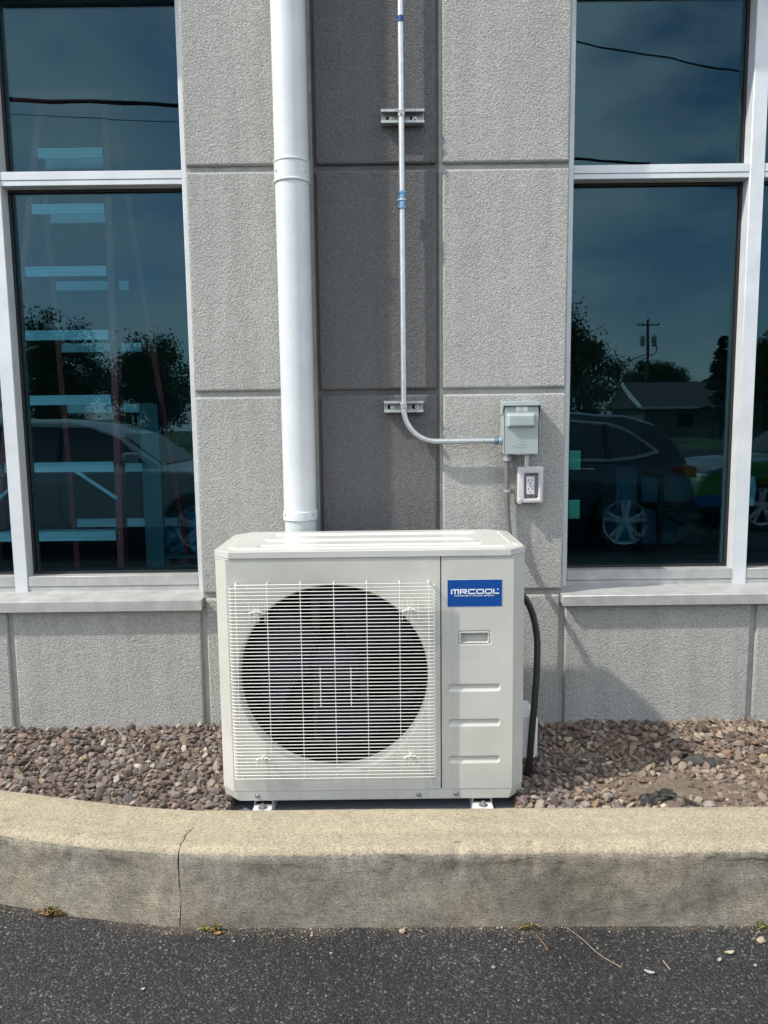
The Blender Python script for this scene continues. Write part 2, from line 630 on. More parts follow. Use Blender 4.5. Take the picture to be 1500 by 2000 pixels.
st_m = mat('river_gravel', (.3, .25, .22), .8, spec=.35)
n_, l_, p_ = nodes_of(st_m)
at = n_.new('ShaderNodeAttribute')
at.attribute_name = 'tone'
g_ = n_.new('ShaderNodeNewGeometry')
t_ = N(n_, 'TexNoise', Scale=170.0, Detail=4.0, Roughness=.7)
l_.new(g_.outputs['Position'], t_.inputs['Vector'])
rr_ = ramp(n_, (.28, .70), (.72, 1.22))
l_.new(t_.outputs[0], rr_.inputs[0])
l_.new(mixc(n_, l_, 1, at.outputs['Color'], rr_.outputs[0], 'MULTIPLY'), p_.inputs['Base Color'])
b_ = N(n_, 'Bump', Strength=.35, Distance=.002)
l_.new(t_.outputs[0], b_.inputs['Height'])
l_.new(b_.outputs[0], p_.inputs['Normal'])
MT['stone'] = st_m

# interior and far things
MT['floor_in'] = mat('interior_floor', (.07, .07, .07), .5, var=.2, vscale=3)
MT['wall_in'] = mat('interior_wall_paint', (.15, .17, .18), .8, var=.05, vscale=2)
MT['ceil_in'] = mat('interior_ceiling', (.05, .05, .05), .9, var=.05, vscale=2)
MT['ladder_red'] = mat('red_fibreglass', (.62, .085, .08), .5, var=.1, vscale=20)
MT['ladder_alu'] = mat('ladder_aluminium', (.84, .86, .87), .45, .1, var=.05, vscale=30)
MT['note'] = mat('green_paper', (.30, .62, .36), .7)
MT['board'] = mat('pale_board', (.16, .24, .26), .7, var=.1, vscale=5)
MT['plastic'] = mat('blue_plastic_wrap', (.12, .30, .42), .2, var=.4, vscale=25, bump=.6, bscale=40)
MT['shelf'] = mat('grey_shelf', (.25, .27, .28), .5)
MT['chair_blk'] = mat('black_tube', (.012, .012, .012), .45)
MT['chair_grn'] = mat('lime_fabric', (.17, .24, .025), .8, var=.15, vscale=15)
MT['chair_blu'] = mat('blue_fabric', (.03, .10, .26), .8)
MT['cab'] = mat('blue_grey_laminate', (.24, .36, .46), .6, var=.08, vscale=4)  # pale colour stands in for a brighter room behind the chair
MT['slogan'] = mat('faded_lettering', (.075, .085, .09), .8)
MT['paper'] = mat('printed_tag', (.5, .55, .58), .6, var=.4, vscale=60)
MT['paint_white'] = mat('silver_white_car_paint', (.52, .53, .54), .3, coat=.8)
MT['paint_dark'] = mat('dark_blue_car_paint', (.010, .022, .032), .3, .2, coat=.9)
MT['car_glass'] = mat('car_window_glass', (.006, .008, .01), .05, spec=.8)
MT['car_black'] = mat('black_trim', (.012, .012, .012), .6)
MT['chrome'] = mat('chrome', (.85, .86, .88), .15, .6)
MT['rim'] = mat('alloy_rim', (.82, .83, .84), .3, .35)
MT['tail'] = mat('red_lens', (.45, .012, .012), .15, coat=.6)
MT['lamp'] = mat('clear_lens', (.6, .62, .65), .1, coat=.6)
MT['bark'] = mat('bark', (.07, .05, .035), .95, var=.3, vscale=12)
MT['leaf'] = mat('broad_leaf', (.045, .085, .022), .7, var=.45, vscale=.9)
MT['leaf2'] = mat('conifer_needle', (.028, .055, .025), .8, var=.4, vscale=.9)
MT['wood_pole'] = mat('weathered_pole', (.12, .09, .07), .9, var=.2, vscale=5)
MT['cable'] = mat('black_cable', (.008, .008, .008), .6)
MT['roof'] = mat('asphalt_shingle', (.10, .09, .085), .9, var=.2, vscale=2)
MT['siding'] = mat('pale_siding', (.20, .19, .17), .8, var=.06, vscale=2)
MT['fascia'] = mat('white_fascia', (.78, .78, .76), .6)
MT['weed'] = mat('weed_green', (.14, .17, .03), .7, var=.3, vscale=80)
MT['weed_dry'] = mat('weed_dry', (.26, .14, .06), .8, var=.3, vscale=80)
MT['straw'] = mat('dry_straw', (.30, .235, .16), .8, var=.2, vscale=60)
MT['leaf_grey'] = mat('bleached_leaf', (.33, .32, .29), .8, var=.2, vscale=90)
MT['leaf_pale'] = mat('dried_leaf', (.38, .33, .25), .8, var=.3, vscale=60)
MT['fabric'] = mat('black_landscape_fabric', (.05, .046, .04), .8, var=.4, vscale=50, bump=.4, bscale=300)

# ================================================================== GROUND
WALL = 2.86          # wall face
FRAME = 2.99         # window frame face
GLASS = 3.055


def ground_z(y):
    if y > 1.9:
        return .006
    return .006 - .022 * (1.9 - max(y, -6.0))


g = MB()
xs = [-260, -60, -20, -6, -3, -1.5, 0, 1.5, 3, 6, 20, 60, 260]
ys = [-320, -120, -60, -25, -12, -6, -3, 0, 1.0, 1.5, 1.9, 2.4, 3.0, 9.5, 60]
v = [(x, y, ground_z(y)) for y in ys for x in xs]
nx = len(xs)
f = [(j * nx + i, j * nx + i + 1, (j + 1) * nx + i + 1, (j + 1) * nx + i) for j in range(len(ys) - 1) for i in range(nx - 1)]
g.add(v, f)
tag(g.build('asphalt_lot', MT['asphalt'], smooth=0), kind='structure')
zl = ground_z(-20) + .006
tag(MB().quad((-250, -300, zl), (250, -300, zl), (250, -36, zl), (-250, -36, zl)).build('lawn', MT['lawn'], smooth=0), kind='structure')

# ---- kerb: two cast lengths that meet at an irregular crack
NXY = [(-2.75, 2.66), (-2.2, 2.40), (-1.6, 2.165), (-1.131, 2.029), (-.856, 1.965), (-.588, 1.923), (-.365, 1.914), (0, 1.912), (.48, 1.906), (1.04, 1.90), (2.0, 1.888), (4.2, 1.865)]
_p = [(q.x, q.y) for q in bez([(a, b, 0) for a, b in NXY], 12)]
_px, _py = np.array([q[0] for q in _p]), np.array([q[1] for q in _p])


def near_y(x):
    return float(np.interp(x, _px, _py))


KT, KW = .241, .226


def far_y(x):
    e = .02
    nxv = Vector((-(near_y(x + e) - near_y(x - e)), 2 * e)).normalized()
    return near_y(x) + KW / max(nxv.y, .5)


def kerb(name, x0, x1, crack_side, back_shift=0):
    prof = []                         # (u across 0 far..1 near, z, outward)
    prof += [(0, .02), (0, .12), (0, KT - .012), (.012, KT - .004), (.03, KT)]
    prof += [(t, KT + .0015 * math.sin(t * 9)) for t in np.linspace(.07, .91, 30)]
    prof += [(.935, KT - .0015), (.965, KT - .006), (.985, KT - .014), (.998, KT - .026)]
    face = np.linspace(KT - .04, -.05, 14)
    prof += [(1.0 + .03 * (KT - z) / KT * -1.0, z) for z in face]
    xs_ = [x0]
    while xs_[-1] < x1 - 1e-6:
        st_ = .008 if -1.5 < xs_[-1] < 1.5 else .06
        xs_.append(min(x1, xs_[-1] + st_))
    mb = MB()
    k = len(prof)
    vv = []
    for i, x in enumerate(xs_):
        e = .02
        d = Vector((2 * e, near_y(x + e) - near_y(x - e), 0)).normalized()
        nrm = Vector((-d.y, d.x, 0))
        base = Vector((x, near_y(x), 0))
        for j, (u, z) in enumerate(prof):
            off = KW * (1 - u)
            if u < .04:
                off += back_shift + .004 * fbm(x, 3.1, 0, 9)
            p = base + nrm * off
            p.z = z
            # chipped arris, uneven casting
            if .85 < u < 1.02 and z > KT - .06:
                c_ = fbm(x, z, 5.5, 26) * .0035 + max(0, fbm(x, 1.7, 2.2, 13) - .32) * .02
                p -= Vector((nrm.x, nrm.y, 0)) * (-c_ * .8)
                p.z -= abs(c_) * .8
            p.z += .0025 * fbm(x, u * 2, 1, 3.0)
            p += nrm * (.003 * fbm(x, z * 3, 7, 4.0))
            # jagged end at the crack
            if (crack_side == 'r' and i == len(xs_) - 1) or (crack_side == 'l' and i == 0):
                s_ = j / k
                jag = .008 * math.sin(s_ * 9 + 1) + .006 * fbm(s_, .3, .2, 13) + (.02 * (1 - u) if u <= 1 and z > KT - .05 else 0)
                gap = (.0017 if z > KT - .01 else .0013) + .0008 * abs(fbm(s_, 9.3, 1, 14)) + (.0014 if abs(z - (KT - .03)) < .025 else 0)
                p += d * (jag + (gap if crack_side == 'l' else -gap))
                p.z -= .002
            vv.append(p)
    n_r = len(xs_)
    ff, mm = [], []
    for i in range(n_r - 1):
        for j in range(k - 1):
            ff.append((i * k + j, i * k + j + 1, (i + 1) * k + j + 1, (i + 1) * k + j))
            mm.append(1 if prof[j][0] > .93 and prof[j + 1][1] < KT - .018 else 0)
    ff += [tuple(range(k)), tuple(range((n_r - 1) * k + k - 1, (n_r - 1) * k - 1, -1))]
    mm += [1, 1]
    mb.v, mb.f, mb.m = [tuple(p) for p in vv], ff, mm
    return mb.build(name, [MT['conc_top'], MT['conc_face']], smooth=50)


CRX = -.590
k1 = kerb('kerb', -2.6, CRX, 'r', -.012)
tag(k1, 'curved left length of weathered concrete kerb up to the crack', 'kerb')
k2 = kerb('kerb', CRX, 4.0, 'l')
tag(k2, 'long straight length of concrete kerb in front of the outdoor unit', 'kerb')

# ---- planting strip: soil + loose stones
so = MB()


def soil_z(x, y):
    t = (y - 2.1) / .76
    z = .204 + .010 * fbm(x, y, 0, 2.2) + .003 * fbm(x, y, 4, 14)
    if x > .5:
        z += .012 * math.exp(-((x - 1.1) / .28) ** 2 - ((y - 2.24) / .13) ** 2)
    if -.50 < x < .405 and y < 2.76:
        z -= .055
    return z - .004 * t


def soil_f(a, b):
    x = -3.2 + 7.2 * a
    y = far_y(x) - .02 + (WALL + .1 - far_y(x) + .02) * b
    return (x, y, soil_z(x, y))


so.grid(300, 50, soil_f)
tag(so.build('soil_bed', MT['soil'], smooth=60), kind='structure')


def make_stones():
    rng = np.random.default_rng(11)
    bm = bmesh.new()
    bmesh.ops.create_icosphere(bm, subdivisions=2, radius=1)
    base2 = np.array([q.co[:] for q in bm.verts])
    fac2 = np.array([[q.index for q in t.verts] for t in bm.faces])
    bm.free()
    bm = bmesh.new()
    bmesh.ops.create_icosphere(bm, subdivisions=1, radius=1)
    base1 = np.array([q.co[:] for q in bm.verts])
    fac1 = np.array([[q.index for q in t.verts] for t in bm.faces])
    bm.free()

    def proto(base):
        p = base.copy()
        # flatten by random cutting planes: river stone with a few worn facets
        for _ in range(rng.integers(8, 15)):
            nrm = rng.normal(size=3)
            nrm /= np.linalg.norm(nrm)
            d = rng.uniform(.50, .86)
            s_ = p @ nrm
            p -= np.outer(np.maximum(0, s_ - d) * .92, nrm)
        p *= np.array([rng.uniform(.85, 1.45), rng.uniform(.65, 1.0), rng.uniform(.42, .80)])
        ph = rng.uniform(0, 6, 3)
        p *= (1 + .06 * np.sin(p @ np.array([3, 2, 1]) * 1.3 + ph[0]) * np.cos(p @ np.array([-1, 2, 3]) + ph[1]))[:, None]
        return p
    pro = [proto(base1) for _ in range(40)]
    pro2 = [proto(base2) for _ in range(16)]
    pal = np.array([(.145, .110, .095), (.185, .145, .125), (.25, .205, .175), (.115, .088, .078), (.34, .30, .255),
                    (.215, .150, .118), (.28, .22, .14), (.170, .155, .148), (.42, .385, .34), (.20, .165, .148)])
    wts = np.array([.18, .19, .15, .13, .06, .08, .02, .09, .012, .09])
    wts /= wts.sum()
    cell = .03
    grid = {}
    V, F, T = [], [], []
    nv = 0
    cnt = 0
    rs = np.concatenate([rng.uniform(.015, .024, 340), np.sort(rng.gamma(6, .00148, 80000) + .0012)[::-1]])
    for r_ in rs:
        r_ = float(min(max(r_, .0048), .024))
        x = rng.uniform(-2.1, 2.1)
        fy = far_y(x)
        y = rng.uniform(fy + .004, WALL - .004)
        if -.505 < x < .415 and y < 2.74:
            continue
        # bare earth on the right, thinner cover
        dirt = math.exp(-((x - 1.0) / .30) ** 2 - ((y - 2.29) / .13) ** 2) * (1 + .5 * fbm(x, y, 3, 6))
        if rng.random() < dirt * 1.15:
            continue
        i0, j0 = int(x / cell // 1), int(y / cell // 1)
        ok = True
        for a in (-1, 0, 1):
            for b in (-1, 0, 1):
                for (x2, y2, r2) in grid.get((i0 + a, j0 + b), ()):
                    if (x - x2) ** 2 + (y - y2) ** 2 < (.70 * (r_ + r2)) ** 2:
                        ok = False
                        break
                if not ok:
                    break
            if not ok:
                break
        if not ok:
            continue
        grid.setdefault((i0, j0), []).append((x, y, r_))
        near = abs(x) < 1.7
        q = (pro2[rng.integers(len(pro2))] if r_ > .0175 and near else pro[rng.integers(len(pro))]).copy()
        fc = fac2 if len(q) > 50 else fac1
        a, b_, c_ = rng.uniform(0, 6.28), rng.normal(0, .5), rng.normal(0, .5)
        Rz = np.array([[math.cos(a), -math.sin(a), 0], [math.sin(a), math.cos(a), 0], [0, 0, 1]])
        Rx = np.array([[1, 0, 0], [0, math.cos(b_), -math.sin(b_)], [0, math.sin(b_), math.cos(b_)]])
        Ry = np.array([[math.cos(c_), 0, math.sin(c_)], [0, 1, 0], [-math.sin(c_), 0, math.cos(c_)]])
        q = (q * r_) @ (Rz @ Rx @ Ry).T
        z = soil_z(x, y) + r_ * rng.uniform(.10, .62) - .005 * dirt
        q += np.array([x, y, z])
        col = pal[rng.choice(len(pal), p=wts)] * rng.uniform(.82, 1.2)
        if x > .6:
            col = col * np.array([1.06, 1.0, .9])
        V.append(q)
        F.append(fc + nv)
        T.append(np.tile(np.append(np.clip(col, 0, 1), 1), (len(q), 1)))
        nv += len(q)
        cnt += 1
    V, F, T = np.concatenate(V), np.concatenate(F), np.concatenate(T)
    me = bpy.data.meshes.new('gravel')
    me.vertices.add(len(V))
    me.vertices.foreach_set('co', V.astype(np.float32).ravel())
    me.loops.add(len(F) * 3)
    me.loops.foreach_set('vertex_index', F.astype(np.int32).ravel())
    me.polygons.add(len(F))
    me.polygons.foreach_set('loop_start', np.arange(0, len(F) * 3, 3, dtype=np.int32))
    me.polygons.foreach_set('use_smooth', np.ones(len(F), dtype=bool))
    at_ = me.color_attributes.new('tone', 'FLOAT_COLOR', 'POINT')
    at_.data.foreach_set('color', T.astype(np.float32).ravel())
    me.update(calc_edges=True)
    me.set_sharp_from_angle(angle=R(34))
    me.materials.append(MT['stone'])
    ob = bpy.data.objects.new('gravel', me)
    COL.objects.link(ob)
    print('stones', cnt, 'tris', len(F))
    return ob


tag(make_stones(), 'brown and grey river gravel filling the strip between kerb and wall', 'gravel', kind='stuff')

# ================================================================== BUILDING
bl = thing('commercial_building', (0, WALL, .1), 'grey stucco shopfront with dark centre pier and aluminium framed tinted windows', 'building')
GW = .0105           # half of a joint
rows = [.12, .742, 1.531, 2.356, 3.18, 4.0]
XL0, XL1, XR0, XR1 = -.722, -.25, .22, .704
panels = []
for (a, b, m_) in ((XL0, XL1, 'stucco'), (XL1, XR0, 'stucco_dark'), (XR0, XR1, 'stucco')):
    for z0, z1 in zip(rows[:-1], rows[1:]):
        # the outer pier edges above sill level run to the window reveal without a joint
        pa = a + (GW if (a != XL0 or z1 < .8) else 0)
        pb = b - (GW if (b != XR1 or z1 < .8) else 0)
        panels.append((pa, pb, z0 + (GW if z0 > .2 else 0), z1 - GW, m_, .26))
lowx_l = [-4.6, -3.82, -3.04, -2.267, -1.492, XL0]
lowx_r = [XR1, 1.466, 2.24, 3.02, 3.80, 4.6]
for lx in (lowx_l, lowx_r):
    for a, b in zip(lx[:-1], lx[1:]):
        panels.append((a + GW, b - GW, .12, .690, 'stucco', .26))
        panels.append((a + GW, b - GW, 3.12, 4.0 - GW, 'stucco', .26))
for a, b in ((-4.6, -3.82), (3.80, 4.6)):
    for z0, z1 in zip([.70] + rows[2:4], rows[2:5]):
        panels.append((a + GW, b - GW, z0 + GW, min(z1, 3.12) - GW, 'stucco', .26))
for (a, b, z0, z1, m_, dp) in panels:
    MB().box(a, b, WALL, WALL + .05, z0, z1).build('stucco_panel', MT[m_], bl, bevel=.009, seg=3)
# the wall core behind the panels, seen only down the joints and in the reveals
core = MB()
core.box(XL0, XL1, WALL + .0135, 3.14, .1, 4.0)
core.box(XR0, XR1, WALL + .0135, 3.14, .1, 4.0)
core.box(-4.6, XL0, WALL + .0135, 3.14, .1, .690)
core.box(XR1, 4.6, WALL + .0135, 3.14, .1, .690)
core.box(-4.6, XL0, WALL + .0135, 3.14, 3.11, 4.0)
core.box(XR1, 4.6, WALL + .0135, 3.14, 3.11, 4.0)
core.box(-4.6, -3.82, WALL + .0135, 3.14, .690, 3.11)
core.box(3.80, 4.6, WALL + .0135, 3.14, .690, 3.11)
core.build('wall_core', MT['stucco_joint'], bl, smooth=0)
MB().box(XL1, XR0, WALL + .0135, 3.14, .1, 4.0).build('wall_core', MT['stucco_joint_dark'], bl, smooth=0)
MB().box(-4.8, 4.8, WALL - .03, 9.2, 4.0, 4.12).build('roof', MT['ceil_in'], bl, smooth=0)
# room behind the glass
MB().box(-4.6, 4.6, 3.14, 9.0, .1, .25).build('floor', MT['floor_in'], bl, smooth=0)
MB().box(-4.6, 4.6, 3.14, 9.0, 3.30, 3.40).build('ceiling', MT['ceil_in'], bl, smooth=0)
MB().box(-4.6, 4.6, 9.0, 9.15, .1, 4.0).build('inner_wall', MT['wall_in'], bl, smooth=0)
MB().box(-4.75, -4.6, 3.0, 9.15, .1, 4.0).build('inner_wall', MT['wall_in'], bl, smooth=0)
MB().box(4.6, 4.75, 3.0, 9.15, .1, 4.0).build('inner_wall', MT['wall_in'], bl, smooth=0)


def window(jx, sgn, mull, ends):
    """jx: pier edge; sgn -1 = window runs to the left; mull: mullion inner edges; ends: far end"""
    lo, hi = (ends, jx) if sgn < 0 else (jx, ends)
    f_ = MB()
    jw = .047
    f_.box(lo, lo + jw, FRAME, FRAME + .115, .735, 3.11)
    f_.box(hi - jw, hi, FRAME, FRAME + .115, .735, 3.11)
    f_.box(lo + jw, hi - jw, FRAME, FRAME + .115, 3.062, 3.11)
    fr = f_.build('window', MT['alu'], bl, bevel=.002, seg=1)
    cuts = sorted(mull)
    for (a, b) in cuts:
        MB().box(a, b, FRAME - .002, FRAME + .113, .737, 3.062).build('mullion', MT['alu'], fr, bevel=.002, seg=1)
    xs_ = [lo + jw] + [c for p in cuts for c in p] + [hi - jw]
    for a, b in zip(xs_[0::2], xs_[1::2]):
        # transom of two snapped extrusions, sill rail of two
        MB().box(a, b, FRAME + .001, FRAME + .112, 2.3655, 2.397).box(a, b, FRAME + .003, FRAME + .112, 2.345, 2.3645).build('transom', MT['alu'], fr, bevel=.0015, seg=1)
        MB().box(a, b, FRAME + .001, FRAME + .112, .760, .802).box(a, b, FRAME + .004, FRAME + .112, .735, .7588).build('bottom_rail', MT['sillm'], fr, bevel=.0015, seg=1)
        for (z0, z1) in ((.802, 2.345), (2.397, 3.062)):
            gk = MB()
            t = .011
            gk.box(a, a + t, GLASS - .012, GLASS + .014, z0, z1).box(b - t, b, GLASS - .012, GLASS + .014, z0, z1)
            gk.box(a + t, b - t, GLASS - .012, GLASS + .014, z0, z0 + t).box(a + t, b - t, GLASS - .012, GLASS + .014, z1 - t, z1)
            gk.build('gasket', MT['gasket'], fr, smooth=0)
            gs = MB()   # dark spacer bar of the sealed unit
            t2 = .020
            gs.box(a + t, a + t2, GLASS + .004, GLASS + .016, z0 + t, z1 - t).box(b - t2, b - t, GLASS + .004, GLASS + .016, z0 + t, z1 - t)
            gs.box(a + t2, b - t2, GLASS + .004, GLASS + .016, z0 + t, z0 + t2).box(a + t2, b - t2, GLASS + .004, GLASS + .016, z1 - t2, z1 - t)
            gs.build('spacer_bar', MT['gasket'], fr, smooth=0)
            MB().box(a + t, b - t, GLASS - .006, GLASS, z0 + t, z1 - t).build('glass_pane', MT['glass'], fr, smooth=0)
    # projecting metal sill
    s_ = MB()
    a, b = (lo - .05, hi + .004) if sgn < 0 else (lo - .008, hi + .05)
    s_.prism([(2.826, .692), (2.826, .733), (2.835, .736), (FRAME + .06, .741), (FRAME + .06, .700), (2.840, .700), (2.840, .692)], 'x', a, b)
    s_.build('window_sill', MT['sillm'], fr, bevel=.0015, seg=1)
    return fr


window(XL0, -1, [(-1.527, -1.473), (-2.33, -2.276), (-3.12, -3.066)], -3.82)
window(XR1, 1, [(1.434, 1.490), (2.22, 2.276), (3.0, 3.056)], 3.80)

# ================================================================== DOWNSPOUT
ds = thing('downspout', (-.3185, 2.790, .2), 'tall round white downspout fixed to the wall left of the dark pier', 'downspout')
DR = .0615
pr = []
for (za, zb) in ((.12, 1.085), (1.085, 2.31), (2.31, 4.0)):
    pass
mb = MB()
mb.lathe((-.3185, 2.790, 0), 'z', [(DR - .002, .14), (DR - .002, 1.07), (DR, 1.085), (DR, 2.285)], 40)
mb.build('lower_pipe', MT['pipe_white'], ds)
MB().lathe((-.3185, 2.790, 0), 'z', [(DR, 2.35), (DR, 4.02)], 40).build('upper_pipe', MT['pipe_white'], ds)
sl = MB().lathe((-.3185, 2.790, 0), 'z', [(DR + .0005, 2.274), (DR + .005, 2.276), (DR + .005, 2.281), (DR + .0025, 2.284), (DR + .0025, 2.342),
                                          (DR + .005, 2.345), (DR + .005, 2.350), (DR + .0005, 2.352)], 40).build('coupling_sleeve', MT['pipe_white'], ds)
for a in (-2.45, -.72):
    c_ = Vector((-.3185 + (DR + .003) * math.cos(a), 2.790 + (DR + .003) * math.sin(a), 2.312))
    MB().lathe(c_, 'y', [(.004, -.002), (.005, 0), (.005, .003)], 12).build('rivet', MT['galv'], sl)
s2 = MB().lathe((-.3185, 2.790, 0), 'z', [(DR, 1.052), (DR + .004, 1.054), (DR + .004, 1.085), (DR + .001, 1.088)], 40).build('coupling_sleeve', MT['pipe_white'], ds)
for a in (-2.45, -.72):
    c_ = Vector((-.3185 + (DR + .003) * math.cos(a), 2.790 + (DR + .003) * math.sin(a), 1.075))
    MB().lathe(c_, 'y', [(.004, -.002), (.005, 0), (.005, .003)], 12).build('rivet', MT['galv_dull'], s2)

# ================================================================== CONDUIT RUN
CY = WALL - .044
cr_ = thing('conduit', (.08, CY, 1.34), 'thin galvanised electrical conduit running down the dark pier and bending right', 'conduit')
CRAD = .0108
arc = [(.083, CY, 2.90)] if False else []
upper = [(.0795, CY, 4.0), (.0795, CY, 2.245)]
MB().tube(upper, CRAD, 16).build('upper_pipe', MT['galv'], cr_)
RB = .125
low = [(.0795, CY, 2.20), (.0795, CY, 1.8), (.0795, CY, 1.342 + RB)]
for k in range(1, 15):
    a = math.pi / 2 * k / 14
    low.append((.0795 + RB - RB * math.cos(a), CY, 1.342 + RB - RB * math.sin(a)))
low += [(.3, CY, 1.342), (.428, CY, 1.342)]
MB().tube(low, CRAD, 16).build('lower_pipe', MT['galv'], cr_)
cp = MB()
cp.lathe((.0795, CY, 0), 'z', [(CRAD, 2.192), (.0165, 2.193), (.0165, 2.201), (.0135, 2.203), (.0135, 2.219), (.0165, 2.220), (.0165, 2.2245), (.0135, 2.226), (.0135, 2.244), (.0165, 2.246), (.0165, 2.254), (CRAD, 2.256)], 12)
cpo = cp.build('coupling', MT['zinc_blue'], cr_, smooth=25)
tag(cpo, 'blue tinted compression coupling')
MB().lathe((.0795, CY, 0), 'z', [(.0168, 2.2195), (.0174, 2.2205), (.0174, 2.2245), (.0168, 2.2255)], 12).build('coupling_ring', MT['galv'], cpo, smooth=25)
fx = MB()
fx.lathe((0, CY, 1.342), 'x', [(CRAD, .420), (.016, .421), (.0165, .430), (.0165, .436), (.0135, .437)], 10)
tag(fx.build('compression_nut', MT['zinc_blue'], cr_, smooth=25), 'blue tinted nut at the box')
MB().lathe((0, CY, 1.342), 'x', [(.0135, .4372), (.0145, .438), (.0145, .446), (.0175, .4462), (.0175, .4495)], 16).build('box_connector', MT['galv'], cr_, smooth=25)
# printed marks on the pipe near the top of the frame
MB().lathe((.0795, CY, 0), 'z', [(CRAD + .0003, 2.830), (CRAD + .0003, 2.853)], 16, caps=False).build('blue_band', MT['logo_blue'], cr_)


def strut(z0, z1, x0, x1, label, slots):
    t = thing('strut_bracket', ((x0 + x1) / 2, WALL, z0), label, 'bracket', 'conduit brackets')
    D = .033
    b = MB()
    # C channel, open towards the viewer, lips turned in
    y0, y1 = WALL - D, WALL
    b.prism([(y1, z0), (y0, z0), (y0, z0 + .0095), (y0 + .006, z0 + .0095), (y0 + .006, z0 + .0075), (y0 + .0025, z0 + .0075), (y0 + .0025, z0 + .0025), (y1 - .0025, z0 + .0025),
             (y1 - .0025, z1 - .0025), (y0 + .0025, z1 - .0025), (y0 + .0025, z1 - .0075), (y0 + .006, z1 - .0075), (y0 + .006, z1 - .0095), (y0, z1 - .0095), (y0, z1), (y1, z1)], 'x', x0, x1)
    b.build('channel', MT['galv_dull'], t, bevel=.0006, seg=1)
    zc = (z0 + z1) / 2
    for sx in slots:
        sm = MB()
        pts = []
        for k in range(20):
            a = 2 * math.pi * k / 20
            pts.append((sx + (.008 if math.cos(a) > 0 else -.008) + .007 * math.cos(a), zc + .0085 * math.sin(a)))
        sm.prism(pts, 'y', WALL - .0032, WALL - .0028)
        so_ = sm.build('slot', MT['black_in'], t, smooth=0)
        wm = MB().lathe((sx + .004, WALL - .004, zc), 'y', [(.0098, 0), (.0098, -.002)], 18)
        wm.lathe((sx + .004, WALL - .006, zc), 'y', [(.0052, 0), (.0052, -.004), (.003, -.0055)], 6)
        wm.build('bolt', MT['galv'], t, smooth=30)
    # conduit strap
    s_ = MB()
    zs = zc + .002
    s_.lathe((.0795, CY, 0), 'z', [(CRAD + .0003, zs - .010), (CRAD + .0022, zs - .009), (CRAD + .0022, zs + .014), (CRAD + .0003, zs + .015)], 18)
    s_.box(.0795 - .0025, .0795 + .0025, CY - CRAD - .012, CY - CRAD, zs - .006, zs + .016)
    s_.tube([(.0795 - .012, CY - CRAD - .006, zs + .006), (.0795 + .009, CY - CRAD - .006, zs + .006)], .0024, 8)
    s_.lathe((.0795 - .0135, CY - CRAD - .006, zs + .006), 'x', [(.0045, 0), (.0045, .004)], 8)
    s_.build('pipe_clamp', MT['galv'], t, smooth=30)
    return t


strut(2.497, 2.545, .006, .164, 'short slotted steel bracket holding the conduit high on the dark pier', (.040, .126))
strut(1.453, 1.496, .005, .155, 'short slotted steel bracket just above the bend of the conduit', (.034, .080, .128))

# ================================================================== DISCONNECT BOX
bx = thing('disconnect_box', (.517, WALL, 1.293), 'grey green metal electrical disconnect box on the right pier', 'electrical box')
FY = 2.772
MB().box(.452, .583, FY + .006, WALL, 1.296, 1.486).build('enclosure', MT['box_grey'], bx, bevel=.002, seg=2)
cv = MB()


def cover(a, b):
    x = .4525 + .130 * a
    z = 1.2935 + .1725 * b
    # pressed pillow
    px, pz = abs(x - .5155) - .045, abs(z - 1.4165) - .0175
    d_ = math.hypot(max(px, 0), max(pz, 0)) - .010
    h_ = max(0, min(1, -d_ / .010))
    h_ = h_ * h_ * (3 - 2 * h_)
    return (x, FY - .017 * h_, z)


cv.grid(64, 84, cover)
cvo = cv.build('cover', MT['box_grey'], bx, smooth=60, fix=False)
MB().box(.4525, .4545, FY, FY + .03, 1.2935, 1.466).box(.5805, .5825, FY, FY + .03, 1.2935, 1.466).box(.4525, .5825, FY + .001, FY + .02, 1.2915, 1.2935).build('cover_flange', MT['box_grey'], cvo, smooth=0)
hd = MB()
hd.prism([(WALL, 1.492), (FY - .006, 1.487), (FY - .0075, 1.472), (FY - .004, 1.472), (FY - .003, 1.483), (WALL, 1.488)], 'x', .4495, .5865)
hd.prism([(WALL - .01, 1.490), (FY - .005, 1.487), (FY - .006, 1.472), (FY + .012, 1.440), (WALL - .01, 1.440)], 'x', .4480, .4495)
hd.prism([(WALL - .01, 1.490), (FY - .005, 1.487), (FY - .006, 1.472), (FY + .012, 1.440), (WALL - .01, 1.440)], 'x', .5865, .5880)
hd.build('rain_hood', MT['box_grey'], bx, bevel=.001, seg=1)
MB().box(.497, .539, FY - .0008, FY - .0002, 1.4515, 1.4675).build('label', MT['label_white'], cvo, smooth=0)
for body, zz, sz in (('NOT', 1.4635, .0065), ('Fused', 1.4560, .0065)):
    v_, f_ = text_mesh(body, sz, .0002)
    MB().add([(.518 + p[0] * 1.25, FY - .0012 - p[2], zz + p[1]) for p in v_], f_).build('lettering', MT['ink'], cvo, smooth=0)
